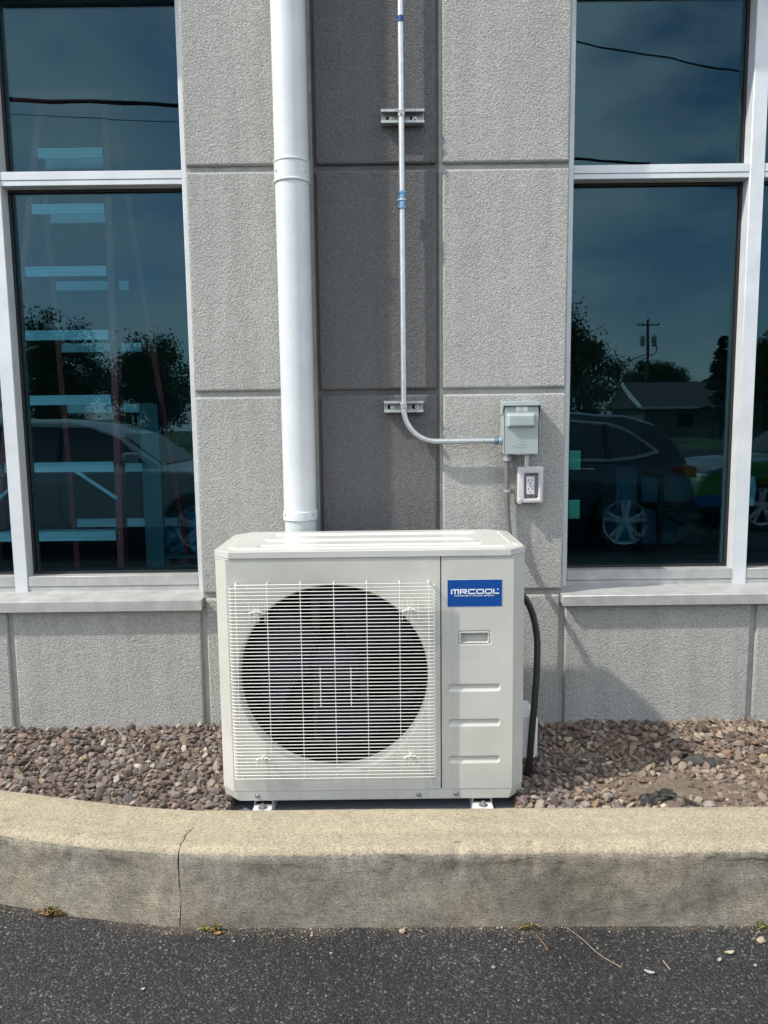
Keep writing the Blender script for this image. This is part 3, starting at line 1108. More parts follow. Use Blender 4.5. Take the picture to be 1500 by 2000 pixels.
# embossed emblem: a low winged shape with a curl above it and small raised lettering
em = MB()
em.tube(bez([(.486, FY, 1.3225), (.497, FY, 1.3285), (.507, FY, 1.331), (.520, FY, 1.3295), (.531, FY, 1.3305), (.5345, FY, 1.325), (.531, FY, 1.3185), (.510, FY, 1.3175), (.500, FY, 1.3185), (.486, FY, 1.3225)], 4), .0010, 6)
em.tube(bez([(.522, FY, 1.333), (.516, FY, 1.337), (.519, FY, 1.342), (.526, FY, 1.343)], 5), .0009, 6)
em.tube(bez([(.522, FY, 1.3345), (.528, FY, 1.3385), (.535, FY, 1.338)], 5), .0009, 6)
em.tube(bez([(.502, FY, 1.321), (.506, FY, 1.326), (.510, FY, 1.321), (.514, FY, 1.326), (.518, FY, 1.321), (.523, FY, 1.326), (.528, FY, 1.322)], 3), .0008, 6)
em.build('emblem', MT['box_grey'], cvo)
MB().box(.495, .542, FY - .004, FY + .01, 1.2905, 1.2925).box(.503, .507, FY - .003, FY, 1.2905, 1.297).box(.530, .534, FY - .003, FY, 1.2905, 1.297).build('hasp', MT['galv'], bx, smooth=0)
mbn = MB()
mbn.lathe((.548, WALL - .03, 0), 'z', [(.0095, 1.235), (.0095, 1.30)], 14).lathe((.548, WALL - .03, 0), 'z', [(.0125, 1.283), (.0125, 1.292)], 6)
mbn.build('conduit_nipple', MT['galv'], bx)

# grey flexible whip down to the unit
wh = thing('flexible_conduit', (.478, WALL - .035, .8), 'grey flexible conduit hanging from the disconnect box behind the outdoor unit', 'conduit')
pth = bez([(.473, WALL - .035, 1.285), (.474, WALL - .032, 1.2), (.476, WALL - .026, 1.09), (.482, WALL - .03, 1.0), (.490, WALL - .045, .93), (.480, 2.74, .86), (.40, 2.66, .82), (.36, 2.62, .80)], 26)
MB().tube(pth, [.0098 + (.0013 if i % 2 else 0) for i in range(len(pth))], 12).build('hose', MT['flex_grey'], wh, smooth=60)
MB().lathe((.473, WALL - .035, 0), 'z', [(.0135, 1.262), (.0165, 1.266), (.0165, 1.280), (.0135, 1.2805), (.0135, 1.292)], 8).build('hose_nut', MT['galv_dull'], wh, smooth=30)
sp_ = MB()
sp_.lathe((.4755, WALL - .027, 0), 'z', [(.0115, 1.143), (.0128, 1.144), (.0128, 1.156), (.0115, 1.157)], 16)
sp_.box(.487, .503, WALL - .003, WALL - .0005, 1.143, 1.157)
spo = sp_.build('pipe_strap', MT['galv'], wh, smooth=30)
MB().lathe((.4965, WALL - .003, 1.150), 'y', [(.0035, 0), (.0035, -.003), (.002, -.004)], 10).build('screw', MT['ink'], spo)
MB().lathe((.452, WALL - .0005, 1.150), 'y', [(.0022, 0), (.0018, -.0015)], 8).build('screw', MT['ink'], spo)

# ================================================================== OUTLET
ou = thing('power_outlet', (.5625, WALL, 1.102), 'weatherproof double power socket in a pale frame below the disconnect box', 'power outlet')
OY = 2.812
fr = MB()
o4 = [(.5135, 1.102), (.6115, 1.102), (.6115, 1.2425), (.5135, 1.2425)]
i4 = [(.539, 1.1185), (.5935, 1.1185), (.5935, 1.2165), (.539, 1.2165)]
for k in range(4):
    a, b, c, d = o4[k], o4[(k + 1) % 4], i4[(k + 1) % 4], i4[k]
    fr.quad((a[0], OY, a[1]), (b[0], OY, b[1]), (c[0], OY, c[1]), (d[0], OY, d[1]))
    fr.quad((a[0], WALL - .004, a[1]), (b[0], WALL - .004, b[1]), (b[0], OY, b[1]), (a[0], OY, a[1]))
    fr.quad((d[0], OY, d[1]), (c[0], OY, c[1]), (c[0], OY + .012, c[1]), (d[0], OY + .012, d[1]))
vv_ = {}
fo = fr
bm = bmesh.new()
fro = fo.build('cover_frame', MT['outlet'], ou, fix=False)
bm.from_mesh(fro.data)
bmesh.ops.remove_doubles(bm, verts=bm.verts, dist=1e-5)
bmesh.ops.recalc_face_normals(bm, faces=bm.faces)
bm.to_mesh(fro.data)
bm.free()
b = fro.modifiers.new('bevel', 'BEVEL')
b.width, b.segments, b.limit_method, b.angle_limit = .006, 3, 'ANGLE', R(40)
MB().box(.538, .5945, OY + .012, OY + .016, 1.1175, 1.2175).build('recess_plate', MT['outlet_lens'], ou, smooth=0)
rc = MB().box(.5465, .5785, OY + .006, OY + .013, 1.135, 1.2035).build('receptacle', MT['recept'], ou, bevel=.002, seg=2)
for zc in (1.1865, 1.152):
    k_ = MB()
    k_.box(.5555 - .001, .5555 + .001, OY + .0052, OY + .0062, zc - .001, zc + .0075).box(.5695 - .001, .5695 + .001, OY + .0052, OY + .0062, zc, zc + .007)
    k_.lathe((.5625, OY + .0062, zc - .0075), 'y', [(.0024, 0), (.0024, -.001)], 10)
    k_.build('socket_slot', MT['ink'], rc, smooth=0)
MB().box(.556, .569, OY + .0045, OY + .0062, 1.1655, 1.1685).box(.556, .569, OY + .0045, OY + .0062, 1.1715, 1.1745).build('test_button', MT['outlet'], rc, smooth=0)
for (x, z) in ((.5665, 1.2105), (.5855, 1.2105), (.5665, 1.1265), (.5855, 1.1265)):
    MB().lathe((x, OY + .0125, z), 'y', [(.003, 0), (.003, -.0015), (.001, -.002)], 10).build('screw', MT['ink'], ou)
lt = MB().box(.5145, .528, OY - .003, OY + .004, 1.099, 1.122)
lt.lathe((.519, OY - .003, 1.112), 'y', [(.0045, 0), (.0045, -.003)], 12)
lt.build('latch', MT['outlet'], ou, bevel=.001, seg=1)
MB().box(.503, .5135, WALL - .006, WALL - .001, 1.214, 1.226).build('mounting_ear', MT['outlet'], ou, bevel=.001, seg=1)
MB().lathe((.508, WALL - .006, 1.220), 'y', [(.0035, 0), (.003, -.002)], 10).build('screw', MT['ink'], ou)

# ================================================================== OUTDOOR UNIT
ac = thing('heat_pump_unit', (-.045, 2.385, .205), 'ivory outdoor heat pump unit with round fan behind a wire grille', 'air conditioner')
X0, X1, Y0, Y1 = -.518, .428, 2.18, 2.59
ZB, ZT = .279, 1.012
CX, CZ, RF = -.16, .634, .2955
CHL, CHR, CHD = .040, .040, .042
SEAM = .1685
# fan side front panel with its round opening
fp = MB()
ox0, ox1, oz0, oz1 = X0 + CHL, SEAM - .0018, ZB, ZT
n = 96
hole, outer = [], []
angs = [2 * math.pi * k / n for k in range(n)]
for q in ((ox0, oz0), (ox1, oz0), (ox1, oz1), (ox0, oz1)):
    angs.append(math.atan2(q[1] - CZ, q[0] - CX) % (2 * math.pi))
angs = sorted(angs)
for a in angs:
    c_, s_ = math.cos(a), math.sin(a)
    t = min([((ox1 if c_ > 0 else ox0) - CX) / c_ if abs(c_) > 1e-9 else 9, ((oz1 if s_ > 0 else oz0) - CZ) / s_ if abs(s_) > 1e-9 else 9])
    outer.append((CX + c_ * t, Y0, CZ + s_ * t))
k = len(angs)
rings = [outer]
for r_, dy in ((RF + .004, 0), (RF + .001, .0012), (RF - .002, .005), (RF - .004, .012), (RF - .005, .05)):
    rings.append([(CX + math.cos(a) * r_, Y0 + dy, CZ + math.sin(a) * r_) for a in angs])
vv = [p for rg in rings for p in rg]
ff = [(i * k + j, i * k + (j + 1) % k, (i + 1) * k + (j + 1) % k, (i + 1) * k + j) for i in range(len(rings) - 1) for j in range(k)]
fp.add(vv, ff)
# folded chamfer, side and top/seam returns
fp.quad((X0, Y0 + CHD, ZB), (ox0, Y0, ZB), (ox0, Y0, ZT), (X0, Y0 + CHD, ZT))
fp.quad((X0, Y0 + CHD, ZB), (X0, Y1, ZB), (X0, Y1, ZT), (X0, Y0 + CHD, ZT))
fp.quad((ox1, Y0, ZB), (ox1, Y0 + .015, ZB), (ox1, Y0 + .015, ZT), (ox1, Y0, ZT))
fp.quad((ox0, Y0, ZB), (ox1, Y0, ZB), (ox1, Y0 + .012, ZB), (ox0, Y0 + .012, ZB))
fp.quad((X0, Y1, ZB), (.30, Y1, ZB), (.30, Y1, ZT), (X0, Y1, ZT))
fpo = fp.build('front_panel', MT['ac'], ac, smooth=24)
tr = MB()   # soft rolled arris along the top of the panels
tr.tube([(X0 + .001, Y0 + CHD, ZT - .002), (ox0, Y0 + .0022, ZT - .002), (ox1, Y0 + .0022, ZT - .002)], .0028, 8)
tr.build('panel_edge', MT['ac'], fpo)
# service side panel with pressed bars and recessed handle
sv = MB()
sx0, sx1 = SEAM + .0018, X1 - CHR


def slab(x, z, cx, cz, hw, hh, rad, soft, depth):
    qx, qz = abs(x - cx) - (hw - rad), abs(z - cz) - (hh - rad)
    d_ = math.hypot(max(qx, 0), max(qz, 0)) + min(max(qx, qz), 0) - rad
    t = max(0, min(1, -d_ / soft))
    return depth * t * t * (3 - 2 * t)


def panel(a, b):
    x, z = sx0 + (sx1 - sx0) * a, ZB + (ZT - ZB) * b
    y = Y0
    for zc in (.6035, .492, .373):
        s_ = slab(x, z, .2705, zc, .081, .013, .010, .008, .0065)
        y += s_ * (.55 + .45 * max(0, min(1, (z - zc + .012) / .02)))
    y += slab(x, z, .2705, .7615, .0500, .0225, .006, .003, .0035)
    y -= slab(x, z, .2705, .7615, .0465, .0190, .005, .002, .0035)
    y += slab(x, z, .2705, .7610, .0420, .0155, .002, .0022, .019)
    return (x, y, z)


sv.grid(150, 420, panel)
sv.quad((sx1, Y0, ZB), (X1, Y0 + CHD, ZB), (X1, Y0 + CHD, ZT), (sx1, Y0, ZT))
sv.quad((X1, Y0 + CHD, ZB), (X1, Y1 - .03, ZB), (X1, Y1 - .03, ZT), (X1, Y0 + CHD, ZT))
sv.quad((X1, Y1 - .03, ZB), (.30, Y1, ZB), (.30, Y1, ZT), (X1, Y1 - .03, ZT))
sv.quad((sx0, Y0, ZB), (sx0, Y0 + .015, ZB), (sx0, Y0 + .015, ZT), (sx0, Y0, ZT))
svo = sv.build('service_panel', MT['ac'], ac, smooth=30, fix=False)
MB().tube([(sx0, Y0 + .0022, ZT - .002), (sx1, Y0 + .0022, ZT - .002), (X1 - .001, Y0 + CHD, ZT - .002)], .0028, 8).build('panel_edge', MT['ac'], svo)
hb = MB().box(.230, .311, Y0 + .0175, Y0 + .0186, .7610, .7645)
hb.build('handle_rib', MT['ac'], svo, smooth=0)
# black gap behind the seam
MB().box(SEAM - .003, SEAM + .003, Y0 + .010, Y0 + .02, .25, ZT).build('seam_gap', MT['black_in'], ac, smooth=0)


def octa(x0, x1, y0, y1, cl, cr2, cf, cb):
    return [(x0, y0 + cf), (x0 + cl, y0), (x1 - cr2, y0), (x1, y0 + cf), (x1, y1 - cb), (x1 - cb, y1), (x0 + cb, y1), (x0, y1 - cb)]


# base pan
bp = MB()
A = octa(X0 + .001, X1 - .001, Y0 + .001, Y1, CHL, CHR, CHD, .03)
B = octa(X0 + .004, X1 - .004, Y0 + .002, Y1, CHL + .012, CHR + .004, CHD + .004, .03)
C_ = octa(X0 + .012, X1 - .008, Y0 + .006, Y1 - .01, CHL + .016, CHR + .006, CHD + .006, .03)
vs_ = [(p[0], p[1], ZB - .001) for p in A] + [(p[0], p[1], .2455) for p in B] + [(p[0], p[1], .2455) for p in C_]
ff = [(i, (i + 1) % 8, (i + 1) % 8 + 8, i + 8) for i in range(8)] + [(i + 8, (i + 1) % 8 + 8, (i + 1) % 8 + 16, i + 16) for i in range(8)]
ff += [tuple(range(7, -1, -1)), tuple(range(16, 24))]
bp.add(vs_, ff)
bpo = bp.build('base_pan', MT['ac'], ac, bevel=.0012, seg=1, smooth=20)
for sx in (-.405, .098, .215):
    s_ = MB()
    s_.lathe((sx, Y0 + .002, .2605), 'y', [(.0075, 0), (.0075, -.0012), (.0055, -.002), (.0052, -.005), (.002, -.0065)], 14)
    s_.build('screw', MT['screw'], bpo)
# lid with pressed ribs
LZ0, LZ1 = 1.014, 1.0345
ld = MB()
A = octa(X0 - .002, X1 + .002, Y0 - .004, Y1 + .003, .052, .052, .050, .055)
A2 = octa(X0 - .002, X1 + .002, Y0 - .004, Y1 + .003, .052, .052, .050, .055)
B = octa(X0 + .001, X1 - .001, Y0 - .001, Y1, .051, .051, .049, .054)
vs_ = [(p[0], p[1], LZ0) for p in A] + [(p[0], p[1], LZ1 - .002) for p in A2] + [(p[0], p[1], LZ1) for p in B]
ff = [(i + 8 * q, (i + 1) % 8 + 8 * q, (i + 1) % 8 + 8 + 8 * q, i + 8 + 8 * q) for q in (0, 1) for i in range(8)] + [tuple(range(7, -1, -1))]
ld.add(vs_, ff)
ldo = ld.build('lid', MT['ac_lid'], ac, smooth=25)
tp = MB()


def in_oct(x, y):
    """distance inside the lid outline (positive inside)"""
    d_ = min(x - (X0 + .001), (X1 - .001) - x, y - (Y0 - .001), Y1 - y)
    for sx, xx in ((1, X0 + .001), (-1, X1 - .001)):
        u = (x - xx) * sx
        d_ = min(d_, (u + (y - (Y0 - .001)) - .050) / 1.414, (u + (Y1 - y) - .054) / 1.414)
    return d_


def lid_h(x, y):
    d_ = in_oct(x, y)
    h_ = 0

    def bar(cx, cy, hw, hh, sk=0, soft=.007):
        qx, qy = abs(x - cx - sk * (y - cy)) - hw, abs(y - cy) - hh
        t = max(0, min(1, -max(qx, qy) / soft))
        return t * t * (3 - 2 * t)
    # raised centre with two sunk troughs and one step at each end
    t = max(0, min(1, (d_ - .030) / .010))
    h_ += .0045 * t * t * (3 - 2 * t)
    h_ -= .0070 * bar(-.045, Y0 + .075, .345, .020)
    h_ -= .0070 * bar(-.055, Y0 + .175, .33, .030, -.5)
    h_ -= .0070 * bar(-.045, Y0 + .300, .345, .030, .6)
    h_ += .0045 * bar(.400, Y0 + .20, .016, .13)
    return h_ * max(0, min(1, d_ / .004))


NXg, NYg = 230, 100
ok = {}
vv, ff = [], []
for j in range(NYg + 1):
    for i in range(NXg + 1):
        x, y = X0 + .001 + (X1 - X0 - .002) * i / NXg, Y0 - .001 + (Y1 - Y0 + .001) * j / NYg
        d_ = in_oct(x, y)
        if d_ < -.0001 and d_ > -.012:      # pull the rim vertices onto the outline
            for sx, xx in ((1, X0 + .001), (-1, X1 - .001)):
                for cy, yy, sy in ((.050, Y0 - .001, 1), (.054, Y1, -1)):
                    u = (x - xx) * sx + (y - yy) * sy - cy
                    if u < 0 and (x - xx) * sx < .06 and (y - yy) * sy < .06:
                        x -= u / 2 * sx
                        y -= u / 2 * sy
        vv.append((x, y, LZ1 + .0003 + lid_h(x, y)))
        ok[(i, j)] = d_ > -.006
for j in range(NYg):
    for i in range(NXg):
        if ok[(i, j)] and ok[(i + 1, j)] and ok[(i, j + 1)] and ok[(i + 1, j + 1)]:
            a = j * (NXg + 1) + i
            ff.append((a, a + 1, a + NXg + 2, a + NXg + 1))
tp.add(vv, ff)
tp.build('lid_pressing', MT['ac_lid'], ldo, smooth=40, fix=False)

# wire grille
gr = MB()
GY = 2.148
gx0, gx1 = -.469, .151
WR = .00118
nw = 56
for i in range(nw):
    z = .334 + (.928 - .334) * i / (nw - 1)
    gr.tube([(gx0 + .004, Y0 - .0005, z), (gx0 + .001, GY + .012, z), (gx0 + .004, GY + .003, z), (gx0 + .012, GY, z),
             (gx1 - .012, GY, z), (gx1 - .004, GY + .003, z), (gx1 - .001, GY + .012, z), (gx1 - .004, Y0 - .0005, z)], WR, 6)
gr.tube([(-.446, Y0 - .001, .937), (-.446, GY + .004, .9385), (-.440, GY, .9385), (.124, GY, .9385), (.130, GY + .004, .9385), (.130, Y0 - .001, .937)], WR * 1.1, 6)
gro = gr.build('fan_grille', MT['wire'], ac, smooth=60)
gv = MB()
for x in (-.4455, -.352, -.2525, -.153, -.055, .043, .130):
    gv.tube([(x, Y0 - .0005, .9400), (x, GY + .008, .9425), (x, GY + .0028, .938), (x, GY + .0026, .335), (x, GY + .010, .3305), (x, Y0 - .0005, .330)], WR, 6)
for x in (-.198, -.1055):
    gv.tube([(x, GY + .0027, .682), (x, GY + .0027, .562)], WR * 1.15, 6)
for cx, cz in ((-.385, .853), (.073, .855), (-.378, .397), (.073, .398)):
    for dx in (-.022, -.006, .006, .026):
        gv.tube([(cx + dx, GY + .0027, cz + .034), (cx + dx, GY + .0027, cz - .030)], WR * .9, 5)
gv.build('upright_wires', MT['wire'], gro, smooth=60)
for cx, cz in ((-.385, .853), (.073, .855), (-.378, .397), (.073, .398)):
    c_ = MB()
    c_.tube(bez([(cx - .020, GY - .001, cz - .002), (cx - .012, GY - .002, cz + .004), (cx - .003, GY - .003, cz + .003), (cx, GY - .004, cz + .010), (cx + .004, GY - .003, cz + .003),
                 (cx + .012, GY - .002, cz + .005), (cx + .022, GY - .001, cz - .002)], 4), .0022, 6)
    c_.box(cx - .0045, cx + .0045, GY + .002, Y0 - .001, cz - .008, cz + .003)
    c_.build('grille_clip', MT['wire'], gro, smooth=40)
# fan and what is behind it
MB().lathe((CX, Y0, CZ), 'y', [(RF - .006, .049), (RF - .003, .10), (RF + .004, .19)], 64, caps=False).build('fan_shroud', MT['black_in'], ac)
ck = MB().box(X0 + .01, .30, Y1 - .05, Y1 - .02, .26, 1.0)
ck.build('coil', MT['coil'], ac, smooth=0)
MB().box(.165, .170, Y0 + .03, Y1 - .06, .25, 1.0).build('partition', MT['black_in'], ac, smooth=0)
mb_ = MB()
mb_.box(-.088, -.062, 2.44, 2.46, .27, 1.0).box(-.250, -.224, 2.44, 2.46, .27, 1.0)
mb_.box(-.255, -.055, 2.42, 2.44, .60, .68)
mb_.lathe((CX, 2.42, CZ), 'y', [(.055, 0), (.055, -.06), (.03, -.07)], 24)
mb_.build('motor_bracket', MT['bracket'], ac, smooth=30)
fan = MB().lathe((CX, 2.30, CZ), 'y', [(.085, .06), (.085, .0), (.075, -.012), (.03, -.02), (.022, -.026), (.012, -.032)], 40).build('fan', MT['blade'], ac)
for q in range(3):
    a0 = R(18 + 120 * q)
    bmb = MB()

    def bl_f(u, t, a0=a0):
        r_ = .082 + (.268 - .082) * t
        span = R(62 + 34 * t)
        a = a0 + span * (u - .25) + .35 * t
        yy = 2.32 - .055 * (u - .5) * 2 + .008 * math.sin(u * 3.1)
        return (CX + r_ * math.cos(a), yy, CZ + r_ * math.sin(a))
    bmb.grid(16, 8, bl_f)
    bo = bmb.build('fan_blade', MT['blade'], fan, smooth=60, fix=False)
    so_ = bo.modifiers.new('thickness', 'SOLIDIFY')
    so_.thickness = .004
# logo sticker
lg = MB().box(.1885, .3530, Y0 - .0010, Y0 - .0002, .8585, .9405).build('logo_sticker', MT['logo_blue'], svo, smooth=0)
tag(lg, 'blue rectangular sticker with white lettering')
MB().box(.1872, .3543, Y0 - .0006, Y0 - .0001, .8572, .9418).build('sticker_border', MT['logo_edge'], lg, smooth=0)
lm = MB()
LY = Y0 - .0016


def stroke(x0, x1, z0, z1):
    lm.box(x0, x1, LY, LY + .0007, z0, z1)


bz, H, TH, TV = .8970, .0150, .0032, .0036     # baseline, cap height, bar thicknesses


def letter(ch, x, wd):
    t_, b_ = bz + H, bz
    if ch == 'm':
        stroke(x, x + TV, b_, t_ - .001)
        stroke(x + .0012, x + wd, t_ - TH, t_)
        stroke(x + wd / 2 - TV / 2, x + wd / 2 + TV / 2, b_, t_ - TH)
        stroke(x + wd - TV, x + wd, b_, t_ - TH)
    if ch == 'R':
        stroke(x, x + TV, b_, t_)
        stroke(x + TV, x + wd - .001, t_ - TH, t_)
        stroke(x + wd - TV, x + wd, b_ + H * .42, t_ - TH)
        stroke(x + TV + .001, x + wd - TV, b_ + H * .34, b_ + H * .34 + TH * .9)
        lm.prism([(x + wd * .42, b_ + H * .34), (x + wd * .66, b_ + H * .34), (x + wd + .001, b_), (x + wd - .005, b_)], 'y', LY, LY + .0007)
    if ch in 'CO':
        stroke(x, x + TV, b_ + .001, t_ - .001)
        stroke(x + .001, x + wd - (.0 if ch == 'C' else .001), t_ - TH, t_)
        stroke(x + .001, x + wd - (.0 if ch == 'C' else .001), b_, b_ + TH)
        if ch == 'O':
            stroke(x + wd - TV, x + wd, b_ + .001, t_ - .001)
    if ch == 'L':
        stroke(x, x + TV, b_ + .001, t_)
        stroke(x + .001, x + wd, b_, b_ + TH)


lx = .1990
for ch, wd in (('m', .0245), ('R', .0215), ('C', .0225), ('O', .0225), ('O', .0225), ('L', .0175)):
    letter(ch, lx, wd)
    lx += wd + .0028
lm.tube([(.3405 + .0022 * math.cos(a * .6283), LY + .0003, .9105 + .0022 * math.sin(a * .6283)) for a in range(11)], .0005, 4)
lm.build('brand_lettering', MT['logo_white'], lg, smooth=0)
v_, f_ = text_mesh('COMFORT MADE SIMPLE', .0062, .0003)
wx = max(p[0] for p in v_) - min(p[0] for p in v_)
MB().add([(.2690 + p[0] * .120 / wx, LY - p[2], .8915 + p[1]) for p in v_], f_).build('slogan_lettering', MT['logo_white'], lg, smooth=0)
# service valve cover, cable gland plug
MB().prism([(.40, .286), (.495, .286), (.506, .30), (.506, .425), (.495, .441), (.40, .441)], 'y', 2.36, 2.50).build('valve_cover', MT['ac_white'], ac, bevel=.008, seg=3)
MB().lathe((X1, 2.36, .905), 'x', [(.022, -.002), (.022, .010), (.018, .014)], 20).build('gland_plug', MT['ac_white'], ac)
# feet
for x0, x1 in ((-.424, -.354), (.262, .334)):
    ft = MB()
    ft.prism([(x0, .206), (x0 + .004, .206), (x0 + .010, .2345), (x1 - .010, .2345), (x1 - .004, .206), (x1, .206), (x1 - .008, .2445), (x0 + .008, .2445)], 'y', 2.200, 2.60)
    ft.prism([(x0 + .002, .206), (x1 - .002, .206), (x1 - .006, .2255), (x0 + .006, .2255)], 'y', 2.150, 2.200)
    fo_ = ft.build('foot', MT['galv'], ac, bevel=.0015, seg=1)
    fo_.data.materials[0] = MT['ac_white']
    bo = MB()
    xm = (x0 + x1) / 2
    bo.lathe((xm, 2.174, .2257), 'z', [(.0135, 0), (.0135, .0022)], 18).lathe((xm, 2.174, .2279), 'z', [(.0088, 0), (.0088, .006)], 6).lathe((xm, 2.174, .2339), 'z', [(.0045, 0), (.0045, .006)], 10)
    bo.build('anchor_bolt', MT['screw'], fo_, smooth=30)

tag(MB().box(-.528, .436, 2.185, 2.79, .11, .169).build('equipment_pad', MT['pad'], bevel=.01, seg=2), 'low dark grey plastic pad under the outdoor unit', 'pad')

ac.location = (-.0464, 2.4566, .169)
ac.scale = (1.03, 1.03, 1.03)

# black power whip on the unit's right side
bk = thing('black_conduit', (.44, 2.42, .22), 'black ribbed flexible conduit looping down the right side of the outdoor unit', 'conduit')
pth = bez([(.415, 2.42, .862), (.450, 2.42, .845), (.487, 2.415, .79), (.506, 2.40, .70), (.502, 2.375, .59), (.490, 2.35, .48), (.478, 2.335, .37), (.472, 2.33, .29), (.462, 2.33, .235), (.440, 2.33, .205)], 22)
MB().tube(pth, [.0106 + (.0011 if (i // 1) % 2 else 0) for i in range(len(pth))], 12).build('hose', MT['flex_black'], bk, smooth=60)
MB().lathe((X1, 2.42, .862), 'x', [(.019, -.002), (.019, .008), (.015, .010)], 8).build('gland_nut', MT['flex_black'], bk, smooth=30)
bk.location = (.4532, 2.4926, .1845)
bk.scale = (1.03, 1.03, 1.03)

# ================================================================== BEHIND THE GLASS
# red step ladder close behind the left window
la = thing('step_ladder', (-1.5, 3.6, .25), 'red step ladder with bright aluminium treads behind the left window', 'ladder')


def lad_l(z):
    return -1.553 - (2.65 - z) * .163


LTOP = 2.86
for nm, fa in (('front_rail', lambda z: (-1.245 - .008 * (2.5 - z), 3.55 - .03 * (2.5 - z))), ('front_rail', lambda z: (lad_l(z) - .018, 3.55 - .03 * (2.5 - z)))):
    a, b = fa(.25), fa(LTOP)
    m_ = MB()
    m_.add([(a[0] - .017, a[1] - .03, .25), (a[0] + .017, a[1] - .03, .25), (a[0] + .017, a[1] + .03, .25), (a[0] - .017, a[1] + .03, .25),
            (b[0] - .017, b[1] - .03, LTOP), (b[0] + .017, b[1] - .03, LTOP), (b[0] + .017, b[1] + .03, LTOP), (b[0] - .017, b[1] + .03, LTOP)],
           [(3, 2, 1, 0), (4, 5, 6, 7), (0, 1, 5, 4), (1, 2, 6, 5), (2, 3, 7, 6), (3, 0, 4, 7)])
    m_.build(nm, MT['ladder_red'], la, bevel=.003, seg=1)
for z in (.60, .90, 1.227, 1.54, 1.838, 2.127, 2.405, 2.65):
    yy = 3.55 - .03 * (2.5 - z)
    xa, xb = lad_l(z), -1.262 - .008 * (2.5 - z)
    t_ = MB()
    t_.box(xa, xb, yy - .034, yy + .045, z + .012, z + .022).box(xa, xb, yy - .036, yy - .031, z - .022, z + .022)
    t_.box(xa, xb, yy - .0385, yy - .036, z - .006, z + .004).box(xa, xb, yy - .0385, yy - .036, z + .013, z + .022).box(xa, xb, yy - .0385, yy - .036, z - .022, z - .015)
    to = t_.build('tread', MT['ladder_alu'], la, smooth=0)
    rv = MB()
    for x in (xa - .018, xb + .016):
        for dz in (-.010, .010):
            rv.lathe((x, yy - .031, z + dz), 'y', [(.004, 0), (.003, -.003)], 8)
    rv.build('rivet', MT['ladder_alu'], to)
for (x0, z0, x1, z1) in ((-1.46, 1.215, -1.262, 1.075), (-1.66, 1.215, -1.83, 1.075)):
    MB().tube([(x0, 3.475, z0), (x1, 3.475, z1)], .009, 6).build('brace', MT['ladder_alu'], la)
for sx in (0, 1):
    a = (-1.70 + .66 * sx, 4.06, .25)
    b = (-1.60 + .36 * sx, 3.66, 2.82)
    MB().tube([a, b], .019, 4).build('rear_rail', MT['ladder_red'], la, smooth=0)
for z in (.9, 1.2, 1.51, 1.814, 2.11, 2.42, 2.66):
    t = (z - .25) / 2.57
    y_, xa, xb = 4.06 - .40 * t, -1.69 + .10 * t, -1.05 - .28 * t
    MB().box(xa, xb, y_ - .006, y_ + .006, z - .022, z + .022).build('rear_bar', MT['ladder_alu'], la, smooth=0)
MB().box(-1.64, -1.19, 3.48, 3.72, LTOP, LTOP + .05).build('top_cap', MT['ladder_red'], la, bevel=.01)

tag(MB().box(-1.245, -1.150, 3.80, 3.83, .25, 1.528).build('leaning_board', MT['board'], bevel=.002, seg=1), 'tall pale board standing behind the ladder in the left window', 'board')

sh = thing('slatted_bench', (-1.1, 4.15, .25), 'low slatted grey bench in the corner of the left window', 'bench')
for k in range(5):
    MB().box(-1.24, -.70, 3.95 + .09 * k, 4.02 + .09 * k, .70, .715).build('slat', MT['shelf'], sh, smooth=0)
for x in (-1.22, -.76):
    for y in (3.97, 4.34):
        MB().box(x, x + .04, y, y + .04, .25, .70).build('leg', MT['shelf'], sh, smooth=0)
MB().box(-1.24, -.70, 3.955, 3.975, .60, .66).build('apron', MT['shelf'], sh, smooth=0)


def crumple(name, cx, cy, cz, rx, ry, rz, m, label, cat, seed=3, amp=.35):
    bm = bmesh.new()
    bmesh.ops.create_icosphere(bm, subdivisions=4, radius=1)
    for q in bm.verts:
        d_ = 1 + amp * mnoise.fractal(q.co * 2.3 + Vector((seed, 0, 0)), .6, 2.0, 5)
        q.co = Vector((cx + q.co.x * rx * d_, cy + q.co.y * ry * d_, max(cz + q.co.z * rz * d_, cz - rz * .55)))
    me = bpy.data.meshes.new(name)
    bm.to_mesh(me)
    bm.free()
    me.materials.append(m)
    o_ = bpy.data.objects.new(name, me)
    COL.objects.link(o_)
    return tag(o_, label, cat)


crumple('wrapped_bundle', -1.08, 4.1, .79, .17, .12, .13, MT['plastic'], 'bundle in crinkled blue plastic wrap on the slatted bench', 'bundle')

# two green paper notes stuck inside the right window
for k, z in enumerate((1.252, 1.047)):
    n_o = MB().grid(6, 6, lambda a, b, z=z: (.752 + .066 * a, GLASS + .006 + .003 * math.sin(a * 2.5), z - .040 + .080 * b)).build('paper_note', MT['note'], smooth=60)
    so_ = n_o.modifiers.new('thickness', 'SOLIDIFY')
    so_.thickness = .0006
    tag(n_o, ('upper' if k == 0 else 'lower') + ' of the two green paper notes on the right window', 'note')
    MB().box(.752, .772, GLASS + .0052, GLASS + .0058, z + .002, z + .004).build('pen_mark', MT['ink'], None if False else n_o, smooth=0)

